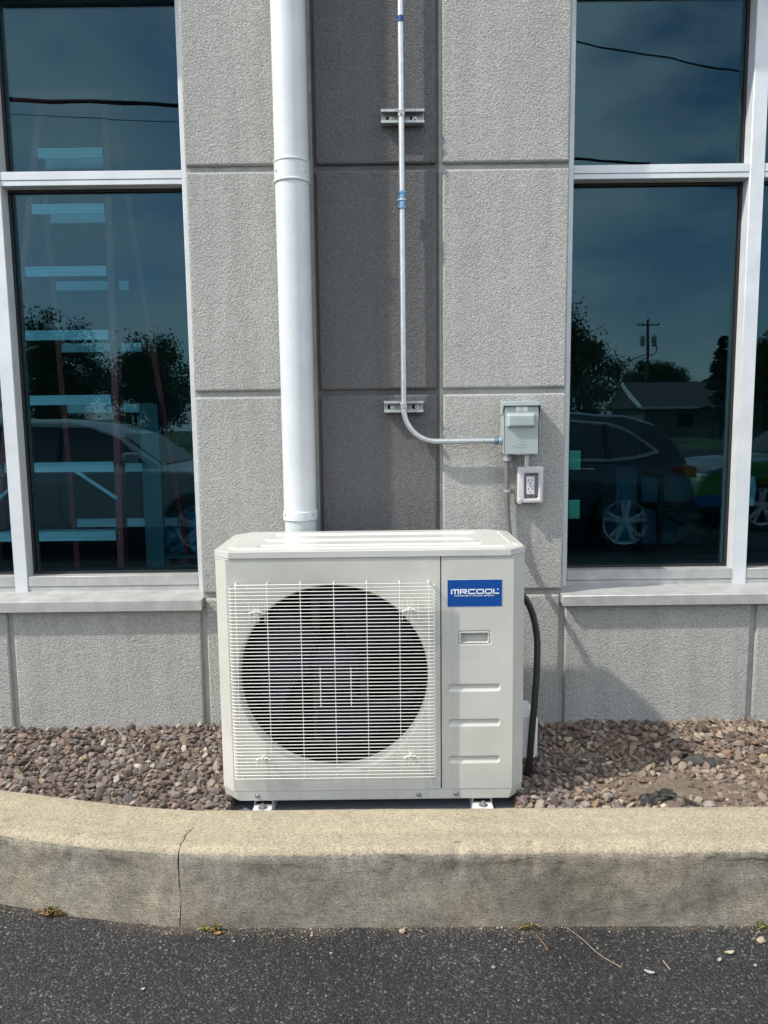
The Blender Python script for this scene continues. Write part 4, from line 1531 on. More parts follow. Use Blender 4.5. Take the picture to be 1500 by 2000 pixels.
# director's chair deeper in the room
ch = thing('folding_chair', (2.35, 6.3, .25), 'black tube folding chair with lime cushion in the room behind the right window', 'chair')
for sx, x in ((-1, 2.15), (1, 2.78)):
    MB().tube(bez([(x, 6.02, .27), (x, 6.02, .80), (x + .01, 6.03, .92), (x + .03, 6.10, .955), (x + .03, 6.55, .955)], 5), .025, 10).build('arm_tube', MT['chair_blk'], ch)
    MB().tube([(x, 6.02, .28), (x, 6.60, .28)], .022, 10).build('foot_tube', MT['chair_blk'], ch)
    MB().tube([(x + .02, 6.55, .28), (x + .02, 6.62, 1.36)], .022, 10).build('back_post', MT['chair_blk'], ch)
MB().tube([(2.15, 6.05, .30), (2.78, 6.05, .68)], .018, 8).build('cross_tube', MT['chair_blk'], ch)
MB().tube([(2.78, 6.10, .30), (2.15, 6.10, .68)], .018, 8).build('cross_tube', MT['chair_blk'], ch)
MB().tube([(2.15, 6.03, .28), (2.78, 6.03, .28)], .018, 8).build('front_bar', MT['chair_blk'], ch)
MB().box(2.15, 2.80, 6.05, 6.56, .66, .70).build('seat', MT['chair_blk'], ch, bevel=.015)
MB().grid(12, 6, lambda a, b: (2.17 + .62 * a, 6.58 + .05 * math.sin(a * 3.14), .98 + .36 * b)).build('backrest', MT['chair_blk'], ch, smooth=60)
cu = MB().grid(18, 12, lambda a, b: (2.60 + .33 * (a - .5) * (.80 + .30 * b) , 6.10 - .07 * math.sin(a * 3.14) * math.sin(.4 + b * 2.4) + .16 * b, .78 + .25 * b - (.05 * math.sin(a * 3.14)) * b + .02 * fbm(a, b, 3, 3)))
cuo = cu.build('cushion', MT['chair_grn'], ch, smooth=60)
cm = cuo.modifiers.new('thickness', 'SOLIDIFY')
cm.thickness = .06
MB().grid(14, 6, lambda a, b: (2.60 + .28 * (a - .5) * (.8 + .3 * b), 6.09 - .05 * math.sin(a * 3.14), .70 + .09 * b + .015 * math.sin(a * 3.14))).build('seat_pad', MT['chair_blu'], ch, smooth=60)

ch.location.x += .12
tag(crumple('lime_bag', 3.06, 6.15, .98, .20, .16, .16, MT['chair_grn'], 'lime green bag beside the folding chair, seen right of the mullion', 'bag', 8, .2))
MB().box(2.90, 3.30, 5.95, 6.40, .25, .88).build('storage_box', MT['car_black'], bevel=.01)
tag(bpy.data.objects['storage_box'], 'black box under the lime green bag', 'box')
tg_ = MB().grid(3, 8, lambda a, b: (2.02 + .05 * a + .012 * math.sin(b * 4), 4.10 + .01 * math.sin(b * 5), .93 + .17 * b)).build('hang_tag', MT['paper'], smooth=60)
tag(tg_, 'small printed paper tag hanging right of the right window mullion', 'tag')
so_ = tg_.modifiers.new('thickness', 'SOLIDIFY')
so_.thickness = .0006

tag(MB().box(2.20, 3.35, 6.95, 7.40, .25, 1.0).build('low_cabinet', MT['cab'], bevel=.01), 'low blue grey cabinet behind the folding chair in the right window', 'cabinet')  # added block, a lighter ground so the dark chair stands out
for k_ in range(2):
    MB().box(2.24 + .55 * k_, 2.75 + .55 * k_, 6.925, 6.949, .30, .96).build('cabinet_door', MT['cab'], bpy.data.objects['low_cabinet'], bevel=.004)

# small dark fixture hanging at the top corner of the upper left pane
fxt = thing('hanging_fixture', (-.80, 3.13, 3.0), 'small black fixture at the top right corner of the upper left pane', 'fixture')
MB().box(-.820, -.785, 3.10, 3.14, 3.005, 3.06).build('bracket', MT['gasket'], fxt, bevel=.004)
MB().tube(bez([(-.822, 3.12, 3.01), (-.824, 3.12, 2.985), (-.805, 3.12, 2.975), (-.787, 3.12, 2.985)], 5), .004, 6).build('hook', MT['gasket'], fxt)

# side partition with the slogan, read at an angle through the right window
sw = thing('side_partition', (2.2, 5.6, .25), 'side partition in the room with a slogan along its upper part', 'partition')
MB().box(2.20, 2.26, 4.2, 8.9, 2.05, 3.30).build('upper_panel', MT['wall_in'], sw, smooth=0)
v_, f_ = text_mesh('Quality Service is Just A Bellring Away', .20, .0005)
tx0 = min(p[0] for p in v_)
tx1 = max(p[0] for p in v_)
MB().add([(2.197 - p[2], 7.3 - (p[0] - tx0) / (tx1 - tx0) * 3.35, 2.33 + p[1] * .9) for p in v_], f_).build('lettering', MT['slogan'], sw, smooth=0)


# ================================================================== CARS IN THE LOT (seen in the glass)
def make_car(name, label, x_rear, y_near, facing, paint, rear_point=False, tail_black=False):
    """side parallel to the wall; y_near is the side that faces the wall. facing = +1 nose to +x"""
    GZ = ground_z(y_near - .9)
    Wd = 1.84
    yc = y_near - Wd / 2
    root = thing(name, (x_rear + facing * 2.3, yc, GZ), label, 'car')
    X = lambda lx: x_rear + facing * lx
    hw = Wd / 2
    # lower body profile with wheel arches
    wr, ar = .355, .41
    W1, W2 = .80, 3.58

    def arch(cx):
        return [(cx + ar * math.cos(a), .36 + ar * math.sin(a)) for a in [math.pi * (1 + .06 - 1.12 * k / 16) if False else math.pi * (1.0 - k / 16) for k in range(17)]]
    prof = [(.06, .34), (0, .55), (.02, .90), (.10, 1.04), (1.2, 1.06), (2.4, 1.045), (3.15, 1.05), (3.9, .98), (4.35, .86), (4.48, .70), (4.50, .42), (4.42, .26)]
    prof += [(W2 + ar, .26)] + [(p[0], p[1]) for p in reversed(arch(W2))] + [(W2 - ar, .26)]
    prof += [(W1 + ar, .26)] + [(p[0], p[1]) for p in reversed(arch(W1))] + [(W1 - ar, .26), (.12, .28)]
    cx_ = 2.25
    nP = len(prof)
    m_ = MB()
    lay = []
    for s_, ins in ((-1, 0), (-.93, 1), (.93, 1), (1, 0)):
        pass
    secs = [(-1.0, .93), (-.97, .985), (-.80, 1.0), (.80, 1.0), (.97, .985), (1.0, .93)]
    vv, ff = [], []
    for s_, k_ in secs:
        for (lx, z) in prof:
            inar = False
            zz = z if z < .5 else .5 + (z - .5) * (k_ if z > .5 else 1)
            xx = cx_ + (lx - cx_) * (1 - (1 - k_) * .25)
            vv.append((X(xx), yc + s_ * hw, zz + GZ))
    for i in range(len(secs) - 1):
        for j in range(nP):
            ff.append((i * nP + j, i * nP + (j + 1) % nP, (i + 1) * nP + (j + 1) % nP, (i + 1) * nP + j))
    ff += [tuple(range(nP)), tuple(range(6 * nP - 1, 5 * nP - 1, -1))]
    m_.add(vv, ff)
    body = m_.build('body', paint, root, bevel=.018, seg=2, smooth=40)
    # greenhouse
    gp = [(.06, 1.02), (.22, 1.30), (.42, 1.50), (.75, 1.60), (1.4, 1.645), (2.0, 1.63), (2.35, 1.57), (2.62, 1.46), (3.22, 1.03)]

    def half(z):
        return hw * (.955 - .21 * max(0, (z - 1.02)) / .62)
    g2 = MB()
    nG = len(gp)
    vv, ff = [], []
    for s_ in (-1, -.85, .85, 1):
        for (lx, z) in gp:
            zz = z - (.03 if abs(s_) == 1 and z > 1.4 else 0)
            vv.append((X(lx), yc + (s_ if abs(s_) == 1 else s_) * half(z), zz + GZ))
    for i in range(3):
        for j in range(nG - 1):
            ff.append((i * nG + j, i * nG + j + 1, (i + 1) * nG + j + 1, (i + 1) * nG + j))
    ff += [tuple(range(nG)), tuple(range(4 * nG - 1, 3 * nG - 1, -1))]
    g2.add(vv, ff)
    roof = g2.build('roof', paint, root, bevel=.02, seg=2, smooth=40)
    # windscreens
    for nm, a, b in (('windscreen', (3.14, 1.08), (2.66, 1.44)), ('rear_window', (.13, 1.10), (.36, 1.43))):
        q = MB()
        o_ = .012
        dirx = 1 if nm == 'windscreen' else -1
        q.quad((X(a[0] + o_ * dirx), yc - half(a[1]) * .9, a[1] + o_ + GZ), (X(a[0] + o_ * dirx), yc + half(a[1]) * .9, a[1] + o_ + GZ),
               (X(b[0] + o_ * dirx), yc + half(b[1]) * .88, b[1] + o_ + GZ), (X(b[0] + o_ * dirx), yc - half(b[1]) * .88, b[1] + o_ + GZ))
        q.build(nm, MT['car_glass'], roof, smooth=0)
    # side glass, trim, pillars
    if rear_point:
        sg = [(.42, 1.16), (.62, 1.11), (.95, 1.075), (2.95, 1.10), (2.55, 1.43), (2.2, 1.51), (1.4, 1.53), (1.0, 1.50), (.78, 1.43)]
    else:
        sg = [(.42, 1.10), (2.98, 1.10), (2.62, 1.40), (2.3, 1.52), (1.4, 1.55), (.62, 1.51)]
    for s_ in (-1, 1):
        q = MB()
        P3 = lambda lx, z, o_: (X(lx), yc + s_ * (half(z) + o_), z + GZ)
        pts = [P3(a, b, .004) for a, b in sg]
        c0 = P3(sum(a for a, _ in sg) / len(sg), sum(b for _, b in sg) / len(sg), .010)
        q.add(pts + [c0], [(i, (i + 1) % len(pts), len(pts)) for i in range(len(pts))])
        so2 = q.build('side_window', MT['car_glass'], roof, smooth=30)
        tr_ = MB()
        tr_.tube([P3(a, b, .008) for a, b in sg] + [P3(*sg[0], .008)], .023 if rear_point else .008, 6)
        tr_.build('window_trim', MT['chrome'] if rear_point else MT['car_black'], so2)
        for lx in (1.0, 1.95):
            MB().tube([P3(lx, 1.09, .013), P3(lx + .02, 1.50, .013)], .03, 4).build('pillar', MT['car_black'], so2)
        for lx in (.98, 1.98, 2.93):
            MB().tube([(X(lx), yc + s_ * (hw - .001), .40 + GZ), (X(lx), yc + s_ * (hw - .001), .92 + GZ)], .004, 4).build('door_seam', MT['car_black'], body)
        MB().tube([P3(1.18, .98, .055), P3(1.42, .985, .055)], .014, 8).build('door_handle', MT['chrome'] if rear_point else paint, body)
        MB().tube([P3(2.12, .98, .055), P3(2.36, .985, .055)], .014, 8).build('door_handle', MT['chrome'] if rear_point else paint, body)
        mr_ = MB().box(min(X(2.78), X(2.92)), max(X(2.78), X(2.92)), yc + s_ * hw - .02 if s_ > 0 else yc - hw - .18, yc + hw + .18 if s_ > 0 else yc - hw + .02, 1.09 + GZ, 1.24 + GZ)
        mr_.build('side_mirror', paint, body, bevel=.03, seg=2)
        sk = MB().box(min(X(1.24), X(3.14)), max(X(1.24), X(3.14)), *(sorted((yc + s_ * (hw - .03), yc + s_ * (hw + .012)))), .25 + GZ, .36 + GZ)
        sk.build('sill_trim', MT['car_black'], body, bevel=.01, seg=1)
        tl = MB()
        yy = sorted((yc + s_ * (hw - .30), yc + s_ * (hw + .006)))
        tl.add([(X(-.012), yy[0], .86 + GZ), (X(-.012), yy[1], .86 + GZ), (X(.30), yy[1], .95 + GZ), (X(.30), yy[0], .95 + GZ),
                (X(-.012), yy[0], 1.0 + GZ), (X(-.012), yy[1], 1.0 + GZ), (X(.26), yy[1], 1.015 + GZ), (X(.26), yy[0], 1.015 + GZ)],
               [(0, 1, 2, 3), (4, 7, 6, 5), (0, 4, 5, 1), (1, 5, 6, 2), (2, 6, 7, 3), (3, 7, 4, 0)])
        tl.build('tail_light', MT['tail'], body, bevel=.01, seg=1)
        hl = MB().box(*sorted((X(4.12), X(4.46))), *(sorted((yc + s_ * (hw - .36), yc + s_ * (hw - .03)))), .70 + GZ, .82 + GZ)
        hl.build('headlight', MT['lamp'], body, bevel=.02, seg=2)
        for wx in (W1, W2):
            wy = yc + s_ * (hw - .10)
            oy = s_
            wm = MB().lathe((X(wx), wy, wr + GZ), 'y', [(.20, -.10), (wr - .03, -.105), (wr, -.08), (wr, .08), (wr - .03, .105), (.255, .10), (.25, .04), (.25, -.04)], 36)
            who = wm.build('wheel', MT['car_black'], root, smooth=40)
            ri = MB()
            ri.lathe((X(wx), wy, wr + GZ), 'y', [(.248, .105 * oy), (.262, .108 * oy), (.262, .094 * oy), (.238, .085 * oy), (.232, .02 * oy)], 36, caps=False)
            for k in range(5):
                a = 2 * math.pi * k / 5 + .3
                for da in (-.17, .17):
                    ri.tube([(X(wx) + .045 * math.cos(a), wy + .085 * oy, wr + GZ + .045 * math.sin(a)), (X(wx) + .245 * math.cos(a + da), wy + .095 * oy, wr + GZ + .245 * math.sin(a + da))], [.030, .024], 6)
            ri.lathe((X(wx), wy, wr + GZ), 'y', [(.06, .06 * oy), (.06, .10 * oy), (.03, .106 * oy)], 20)
            ri.build('rim', MT['rim'], who, smooth=40)
    MB().box(*sorted((X(.1), X(4.4))), yc - hw + .15, yc + hw - .15, .20 + GZ, .30 + GZ).build('underbody', MT['car_black'], body, smooth=0)
    return root


make_car('parked_car', 'dark blue car with chrome window trim reflected in the right window', 3.62, -2.45, -1, MT['paint_dark'], True)
make_car('parked_car', 'silver white car with black window surrounds reflected in the left window', -5.75, -2.45, 1, MT['paint_white'])
make_car('parked_car', 'dark car parked farther off, reflected at the edge of the right window', 8.9, -4.2, -1, MT['paint_dark'])

# ================================================================== TREES, POLE, HOUSE, WIRES (seen in the glass)
GZF = ground_z(-60)


def tree(label, x, y, top, rad, conifer=False, seed=1, n_leaf=26000, leaf=.25):
    rg = random.Random(seed)
    root = thing('conifer_tree' if conifer else 'broadleaf_tree', (x, y, GZF), label, 'tree', 'trees across the lot')
    H_ = top - GZF
    t_ = MB()
    t_.tube([(x, y, GZF - .2), (x + .05, y, GZF + H_ * .25), (x - .05, y + .1, GZF + H_ * .55), (x, y, GZF + H_ * .92)], [.05 * rad + .08, .04 * rad + .06, .025 * rad + .04, .02], 9)
    cl = []
    if conifer:
        for k in range(130):
            t = rg.random() ** .8
            z = GZF + H_ * (.12 + .88 * t)
            rr_ = rad * (1 - t) ** .85 * rg.uniform(.35, 1.0) + .12
            a = rg.uniform(0, 6.28)
            cl.append((x + rr_ * math.cos(a), y + rr_ * math.sin(a), z - rr_ * .18,   .22 * rad * (1 - t) + .12, .35))
    else:
        for k in range(130):
            u_ = Vector((rg.gauss(0, 1), rg.gauss(0, 1), rg.gauss(0, 1))).normalized() * (rg.random() ** .45)
            zc = GZF + H_ * .535
            sc = 1.0 - .25 * max(0, u_.z)
            cl.append((x + u_.x * rad * sc, y + u_.y * rad * sc, zc + u_.z * H_ * .44, rad * rg.uniform(.14, .30), .8))
        for k in range(9):
            c_ = cl[k * 8]
            t_.tube([(x, y, GZF + H_ * rg.uniform(.22, .5)), ((x + c_[0]) / 2, (y + c_[1]) / 2, c_[2] * .6 + GZF * .2 + .3), c_[:3]], [.09, .06, .02], 6)
    t_.build('trunk', MT['bark'], root)
    vs_, fs = [], []
    per = n_leaf // len(cl)
    for (cx, cy, cz, r_, fl) in cl:
        for _ in range(per):
            d_ = Vector((rg.gauss(0, 1), rg.gauss(0, 1), rg.gauss(0, fl))) * r_ * .62
            c_ = Vector((cx, cy, cz)) + d_
            a = Vector((rg.gauss(0, 1), rg.gauss(0, 1), rg.gauss(0, .6))).normalized()
            b_ = a.orthogonal().normalized()
            b_.rotate(Matrix.Rotation(rg.uniform(0, 6.28), 3, a))
            L_ = leaf * rg.uniform(.6, 1.3)
            i = len(vs_)
            vs_ += [c_ - a * L_ * .5, c_ + b_ * L_ * .3, c_ + a * L_ * .5, c_ - b_ * L_ * .3]
            fs.append((i, i + 1, i + 2, i + 3))
    MB().add(vs_, fs).build('crown', MT['leaf2' if conifer else 'leaf'], root, smooth=0, fix=False)
    return root


tree('big rounded tree reflected at the left of the left window', -26.2, -54, 10.8, 3.9, seed=3)
tree('loose-topped tree reflected behind the ladder rail in the left window', -20.6, -60, 9.7, 3.9, seed=5)
tree('tall dark tree reflected next to the right pier in the right window', 14.6, -54, 10.6, 4.6, seed=8)
tree('small round tree reflected behind the house roof by the pole', 32.4, -86, 9.0, 3.2, seed=9)
tree('second small tree reflected above the house roof', 36.0, -88, 9.0, 3.0, seed=12)
tree('pointed conifer reflected near the mullion of the right window', 31.9, -64, 9.2, 2.2, True, 15, leaf=.26)
tree('spreading tree reflected right of the mullion', 29.6, -49, 8.2, 3.4, seed=17)
tree('tree standing between the two windows across the lot', 3.0, -62, 10.0, 4.2, seed=21)
tree('low tree across the lot, opposite the downspout', -8.0, -66, 9.0, 4.2, seed=23)

po = thing('utility_pole', (30.38, -79.9, GZF), 'wooden utility pole with crossarm and two transformers, reflected in the right window', 'utility pole')
MB().tube([(30.38, -79.9, GZF - .3), (30.33, -79.9, 13.1)], [.20, .13], 12).build('pole', MT['wood_pole'], po)
MB().box(29.1, 31.58, -79.82, -79.70, 12.38, 12.52).build('crossarm', MT['wood_pole'], po, smooth=0)
for x in (29.2, 29.7, 30.9, 31.45):
    MB().lathe((x, -79.76, 12.52), 'z', [(.05, 0), (.08, .06), (.05, .12), (.08, .18), (.03, .24)], 10).build('insulator', MT['shelf'], po)
for x in (29.72, 30.98):
    tm = MB().lathe((x, -79.75, 10.05), 'z', [(.20, 0), (.25, .05), (.25, 1.0), (.20, 1.08), (.06, 1.12)], 18)
    tm.tube([(x, -79.75, 11.1), (x, -79.75, 11.35)], .05, 6)
    tm.box(min(x, 30.36), max(x, 30.36), -79.8, -79.7, 10.5, 10.6)
    tm.build('transformer', MT['shelf'], po, smooth=40)
MB().tube(bez([(31.2, -79.7, 10.1), (31.25, -79.7, 9.6), (30.9, -79.7, 9.1), (30.45, -79.7, 9.0)], 6), .06, 6).build('drop_wire', MT['cable'], po)
MB().tube([(30.3, -79.8, 9.2), (26.0, -78, 7.6), (20, -75.5, 6.2)], .05, 6).build('service_wire', MT['cable'], po)
MB().tube([(30.3, -79.8, 9.0), (27.5, -77, 6.8), (25.5, -75, 5.0)], .04, 6).build('service_wire', MT['cable'], po)

ho = thing('low_house', (36, -72, GZF), 'low house with broad dark roof and white gable fascia, reflected in the right window', 'house')
MB().box(26.5, 50, -80, -69.5, GZF, 2.9).build('wall', MT['siding'], ho, smooth=0)
rf = MB()
rf.add([(25.9, -68.6, 2.85), (50.6, -68.6, 2.85), (50.6, -81, 2.85), (25.9, -81, 2.85), (25.9, -74.8, 5.75), (50.6, -74.8, 5.75)], [(0, 1, 5, 4), (2, 3, 4, 5), (0, 4, 3), (1, 2, 5)])
rfo = rf.build('roof', MT['roof'], ho, smooth=0)
fa_ = MB()
fa_.add([(25.88, -68.5, 2.72), (25.88, -68.5, 3.0), (25.88, -74.8, 5.95), (25.88, -74.8, 5.65), (25.6, -68.5, 2.72), (25.6, -68.5, 3.0), (25.6, -74.8, 5.95), (25.6, -74.8, 5.65)],
        [(0, 1, 2, 3), (4, 7, 6, 5), (0, 4, 5, 1), (1, 5, 6, 2), (2, 6, 7, 3), (3, 7, 4, 0)])
fa_.build('fascia', MT['fascia'], rfo, smooth=0)
MB().box(25.9, 50.6, -68.62, -68.5, 2.72, 2.95).build('gutter', MT['fascia'], rfo, smooth=0)
for x in (30, 36, 42):
    MB().box(x, x + 1.6, -69.52, -69.44, .9 + GZF * 0, 2.2).build('window', MT['car_glass'], ho, smooth=0)


def wire(name, a, b, r_, sag, label, waves=0):
    pts = []
    for k in range(41):
        t = k / 40
        p = Vector(a).lerp(Vector(b), t)
        p.z -= sag * 4 * t * (1 - t)
        p.z += waves * math.sin(t * 90) * .5
        pts.append(p)
    return tag(MB().tube(pts, r_, 6).build(name, MT['cable']), label, 'cable', 'overhead wires')


wire('overhead_cable', (-24, -9.9, 8.92), (2.2, -9.9, 7.68), .045, 0.0, 'thick black overhead cable reflected across the upper left window')
wire('overhead_wire', (-30, -15.9, 11.45), (1.5, -15.9, 9.53), .011, 0.0, 'thin overhead wire reflected just below the thick cable at upper left')
wire('overhead_wire', (-2.0, -7.9, 9.10), (22, -7.9, 4.87), .016, 0.0, 'thin wavy overhead wire reflected across the upper right window', .03)
wire('overhead_wire', (-2.0, -13.9, 8.58), (7.0, -13.9, 8.05), .035, 0.0, 'short length of overhead wire reflected just above the right transom')
wire('overhead_wire', (2.0, -17.9, 9.32), (28, -17.9, 7.2), .010, 0.0, 'thin overhead wire reflected at the top of the lower right pane')

# ================================================================== LITTER AND WEEDS
rg = random.Random(4)


def weed(x, y, z, n, ln, label, mats):
    root = thing('weed', (x, y, z), label, 'weed', 'weeds along the kerb')
    for q, m_ in enumerate(mats):
        mb = MB()
        for k in range(n):
            a = rg.uniform(math.pi, 2 * math.pi)
            l_ = ln * rg.uniform(.45, 1.1)
            tilt = rg.uniform(.25, 1.1)
            bx_, by_ = x + rg.uniform(-.02, .02), y - rg.uniform(0, .012)
            tip = Vector((bx_ + l_ * math.cos(a) * tilt, by_ + l_ * math.sin(a) * tilt * .6, z + l_ * (1.25 - tilt) * .7 + .004))
            mid = Vector((bx_, by_, z)).lerp(tip, .55) + Vector((0, 0, l_ * .22))
            sd_ = Vector((-math.sin(a), math.cos(a), 0)) * (.0022 + .001 * rg.random())
            b0 = Vector((bx_, by_, z - .004))
            i0 = len(mb.v)
            mb.add([b0 - sd_, b0 + sd_, mid + sd_ * 1.3, mid - sd_ * 1.3, tip], [(0, 1, 2, 3), (3, 2, 4)])
        mb.build('blades', MT[m_], root, smooth=0, fix=False)


def kerb_foot(x):
    return near_y(x) + .004


weed(-.975, kerb_foot(-.975), .006, 22, .045, 'green and straw tuft of grass at the left foot of the kerb', ('weed', 'weed_dry'))
weed(-.500, kerb_foot(-.5), .006, 13, .038, 'reddish dry weed at the foot of the kerb right of the crack', ('weed_dry', 'weed'))
weed(.385, kerb_foot(.385), .006, 8, .036, 'sparse weed at the foot of the kerb below the service panel', ('weed_dry', 'weed'))
weed(1.035, kerb_foot(1.035), .006, 8, .034, 'tiny green sprout at the foot of the kerb far right', ('weed',))
weed(-1.19, kerb_foot(-1.19), .006, 5, .05, 'flat dead leaf tuft at the kerb foot near the left edge', ('straw',))


def flake(name, x, y, z, a, b, rot, m, label, cat='leaf'):
    mb = MB()
    c, s_ = math.cos(rot), math.sin(rot)

    def fn(u, v_):
        px, py = (u - .5) * a, (v_ - .5) * b * (1 - (2 * u - 1) ** 2 * .8)
        return (x + px * c - py * s_, y + px * s_ + py * c, z + .003 + .25 * b * (2 * v_ - 1) ** 2 + .12 * a * (2 * u - 1) ** 2)
    mb.grid(6, 4, fn)
    o_ = mb.build(name, m, smooth=60, fix=False)
    so3 = o_.modifiers.new('thickness', 'SOLIDIFY')
    so3.thickness = .0006
    return tag(o_, label, cat)


def gz(y):
    return ground_z(y) + .001


flake('dry_leaf', .665, 1.735, gz(1.735), .026, .010, -.4, MT['leaf_grey'], 'small white paper-like flake on the asphalt at right')
flake('dry_leaf', .90, 1.80, gz(1.8), .026, .011, .1, MT['leaf_pale'], 'pale dry leaf on the asphalt near the right edge')
flake('dry_leaf', .862, 1.775, gz(1.775), .018, .008, .8, MT['leaf_pale'], 'small leaf scrap beside the pale leaf on the asphalt')
flake('dry_leaf', -.62, 1.70, gz(1.70), .010, .008, .3, MT['leaf_grey'], 'tiny white chip on the asphalt below the crack')
flake('dry_leaf', -.475, 1.895, gz(1.9), .020, .012, .2, MT['weed_dry'], 'small orange dead leaf next to the reddish weed')
tag(MB().tube(bez([(.495, 1.90, .012), (.525, 1.855, .012), (.555, 1.80, .009), (.60, 1.755, .006)], 5), [.0009] * 16, 5).build('twig', MT['straw']), 'thin curved dry stalk lying on the asphalt at right', 'twig')
tag(MB().tube(bez([(.405, 1.875, .010), (.418, 1.845, .008), (.425, 1.82, .006)], 4), .0010, 5).build('twig', MT['weed_dry']), 'short reddish stalk below the sparse weed', 'twig')
tag(MB().tube([(.715, 1.775, .008), (.722, 1.745, .006)], .0016, 5).build('twig', MT['straw']), 'very short stalk between the white flake and the pale leaf', 'twig')


def pebble(x, y, z, r_, m, label, seed):
    bm = bmesh.new()
    bmesh.ops.create_icosphere(bm, subdivisions=3, radius=1)
    for q in bm.verts:
        d_ = 1 + .22 * mnoise.fractal(q.co * 1.2 + Vector((seed, 2, 1)), 1, 2, 3)
        q.co = Vector((x + q.co.x * r_ * 1.15 * d_, y + q.co.y * r_ * .85 * d_, z + r_ * .6 + q.co.z * r_ * .72 * d_))
    me = bpy.data.meshes.new('pebble')
    bm.to_mesh(me)
    bm.free()
    me.polygons.foreach_set('use_smooth', [True] * len(me.polygons))
    me.materials.append(m)
    o_ = bpy.data.objects.new('pebble', me)
    COL.objects.link(o_)
    return tag(o_, label, 'stone', 'loose stones')


MT['peb1'] = mat('tan_pebble', (.33, .27, .19), .8, var=.2, vscale=90)
MT['peb2'] = mat('grey_pebble', (.24, .23, .22), .8, var=.3, vscale=90)
MT['peb3'] = mat('speckled_rock', (.25, .215, .19), .85, var=.5, vscale=140, bump=.5, bscale=120)
pebble(1.005, 1.842, gz(1.84), .010, MT['peb1'], 'tan pebble on the asphalt at the right edge', 1)
pebble(.037, 1.895, gz(1.9), .008, MT['peb1'], 'small tan pebble at the foot of the kerb below the fan', 2)
pebble(.27, 1.76, gz(1.76), .005, MT['peb2'], 'tiny grey stone out on the asphalt', 3)
pebble(1.00, 2.165, .212, .018, MT['peb3'], 'speckled rough rock beside the kerb at right', 4)
pebble(.62, 2.185, .210, .014, MT['peb3'], 'rounded grey stone near the kerb right of the unit', 6)
pebble(.705, 2.235, .210, .015, MT['peb3'], 'flat grey stone on the bare soil patch', 7)


def scrap(name, pts, z, m, label, seed):
    """torn piece of weed-barrier cloth poking out of the stones"""
    mb = MB()
    (xa, ya), (xb, yb) = pts

    def fn(u, v_):
        x = xa + (xb - xa) * u + .02 * fbm(u, v_, seed, 3)
        y = ya + (yb - ya) * u + .07 * (v_ - .5) * (1 - .6 * u)
        zz = z + .030 * math.sin(v_ * 3.1) * (1 - .5 * u) + .018 * fbm(u, v_, seed + 3, 4)
        return (x, y, zz)
    mb.grid(18, 10, fn)
    o_ = mb.build(name, m, smooth=60, fix=False)
    so3 = o_.modifiers.new('thickness', 'SOLIDIFY')
    so3.thickness = .0012
    return tag(o_, label, 'cloth')


scrap('fabric_scrap', ((.80, 2.20), (.92, 2.26)), .208, MT['fabric'], 'torn dark weed cloth poking out of the soil near the kerb', 2)
scrap('fabric_scrap', ((1.06, 2.50), (1.18, 2.47)), .205, MT['fabric'], 'second scrap of dark weed cloth among the stones by the wall', 5)
for k in range(3):
    tag(MB().tube(bez([(.86 + .02 * k, 2.235, .222), (.90 + .02 * k, 2.215 - .01 * k, .228), (.955 + .01 * k, 2.19 - .008 * k, .215)], 5), .0022, 5).build('twig', MT['fabric']), ['dark stem in front of the torn weed cloth', 'middle dark stem beside the torn weed cloth', 'outer dark stem beside the torn weed cloth'][k], 'twig')
tag(MB().tube(bez([(-1.13, 2.80, .215), (-1.12, 2.77, .25), (-1.10, 2.74, .238)], 5), .0018, 5).build('twig', MT['straw']), 'pale bent straw against the wall at left', 'twig')
tag(MB().tube(bez([(-1.10, 2.79, .225), (-1.06, 2.76, .245), (-1.02, 2.73, .222)], 5), .0018, 5).build('twig', MT['straw']), 'pale straw arching over the gravel at left', 'twig')
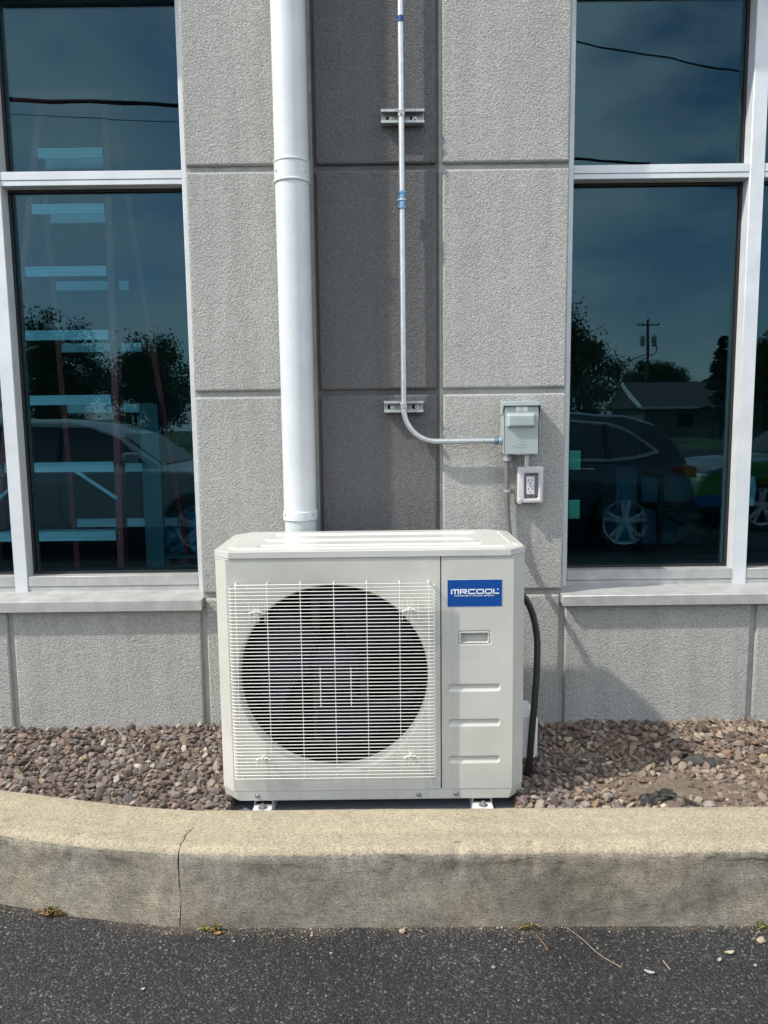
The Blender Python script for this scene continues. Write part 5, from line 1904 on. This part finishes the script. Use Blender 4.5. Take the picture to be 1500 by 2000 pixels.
tag(MB().tube(bez([(.535, 2.42, .225), (.565, 2.39, .235), (.585, 2.36, .225)], 5), .0018, 5).build('twig', MT['straw']), 'straw lying on the stones beside the black conduit', 'twig')


def grit():
    """sand, chips and crumbs swept against the kerb foot"""
    rng = np.random.default_rng(5)
    base = np.array([(1, 0, 0), (-1, 0, 0), (0, 1, 0), (0, -1, 0), (0, 0, 1), (0, 0, -1)], float)
    fc = [(0, 2, 4), (2, 1, 4), (1, 3, 4), (3, 0, 4), (2, 0, 5), (1, 2, 5), (3, 1, 5), (0, 3, 5)]
    V, F, T = [], [], []
    for k in range(5200):
        x = rng.uniform(-1.5, 1.4)
        d = rng.gamma(1.1, .028) if k < 4200 else rng.uniform(0, .6)
        if k < 4200 and fbm(x, 0.3, 2, 2.4) < -.12 and rng.random() < .7:
            continue
        y = near_y(x) + .006 - d
        r_ = min(.0009 + rng.gamma(1.6, .0007), .0058)
        q = base * r_ * rng.uniform(.6, 1.2, (6, 1)) * np.array([1, 1, .7])
        a = rng.uniform(0, 6.28)
        Rz = np.array([[math.cos(a), -math.sin(a), 0], [math.sin(a), math.cos(a), 0], [0, 0, 1]])
        q = q @ Rz.T + np.array([x, y, ground_z(y) + r_ * .45])
        F += [tuple(i + len(V) * 6 for i in t) for t in fc]
        V.append(q)
        c = np.array([(.17, .135, .10), (.11, .09, .07), (.26, .22, .17), (.08, .075, .07), (.36, .33, .28)][rng.choice(5, p=[.34, .28, .2, .12, .06])]) * rng.uniform(.8, 1.2)
        T.append(np.tile(np.append(c, 1), (6, 1)))
    me = bpy.data.meshes.new('grit')
    me.from_pydata(np.concatenate(V).tolist(), [], F)
    at_ = me.color_attributes.new('tone', 'FLOAT_COLOR', 'POINT')
    at_.data.foreach_set('color', np.concatenate(T).astype(np.float32).ravel())
    me.materials.append(MT['stone'])
    o_ = bpy.data.objects.new('grit', me)
    COL.objects.link(o_)
    return tag(o_, 'fine sandy grit swept along the foot of the kerb', 'grit', kind='stuff')


grit()
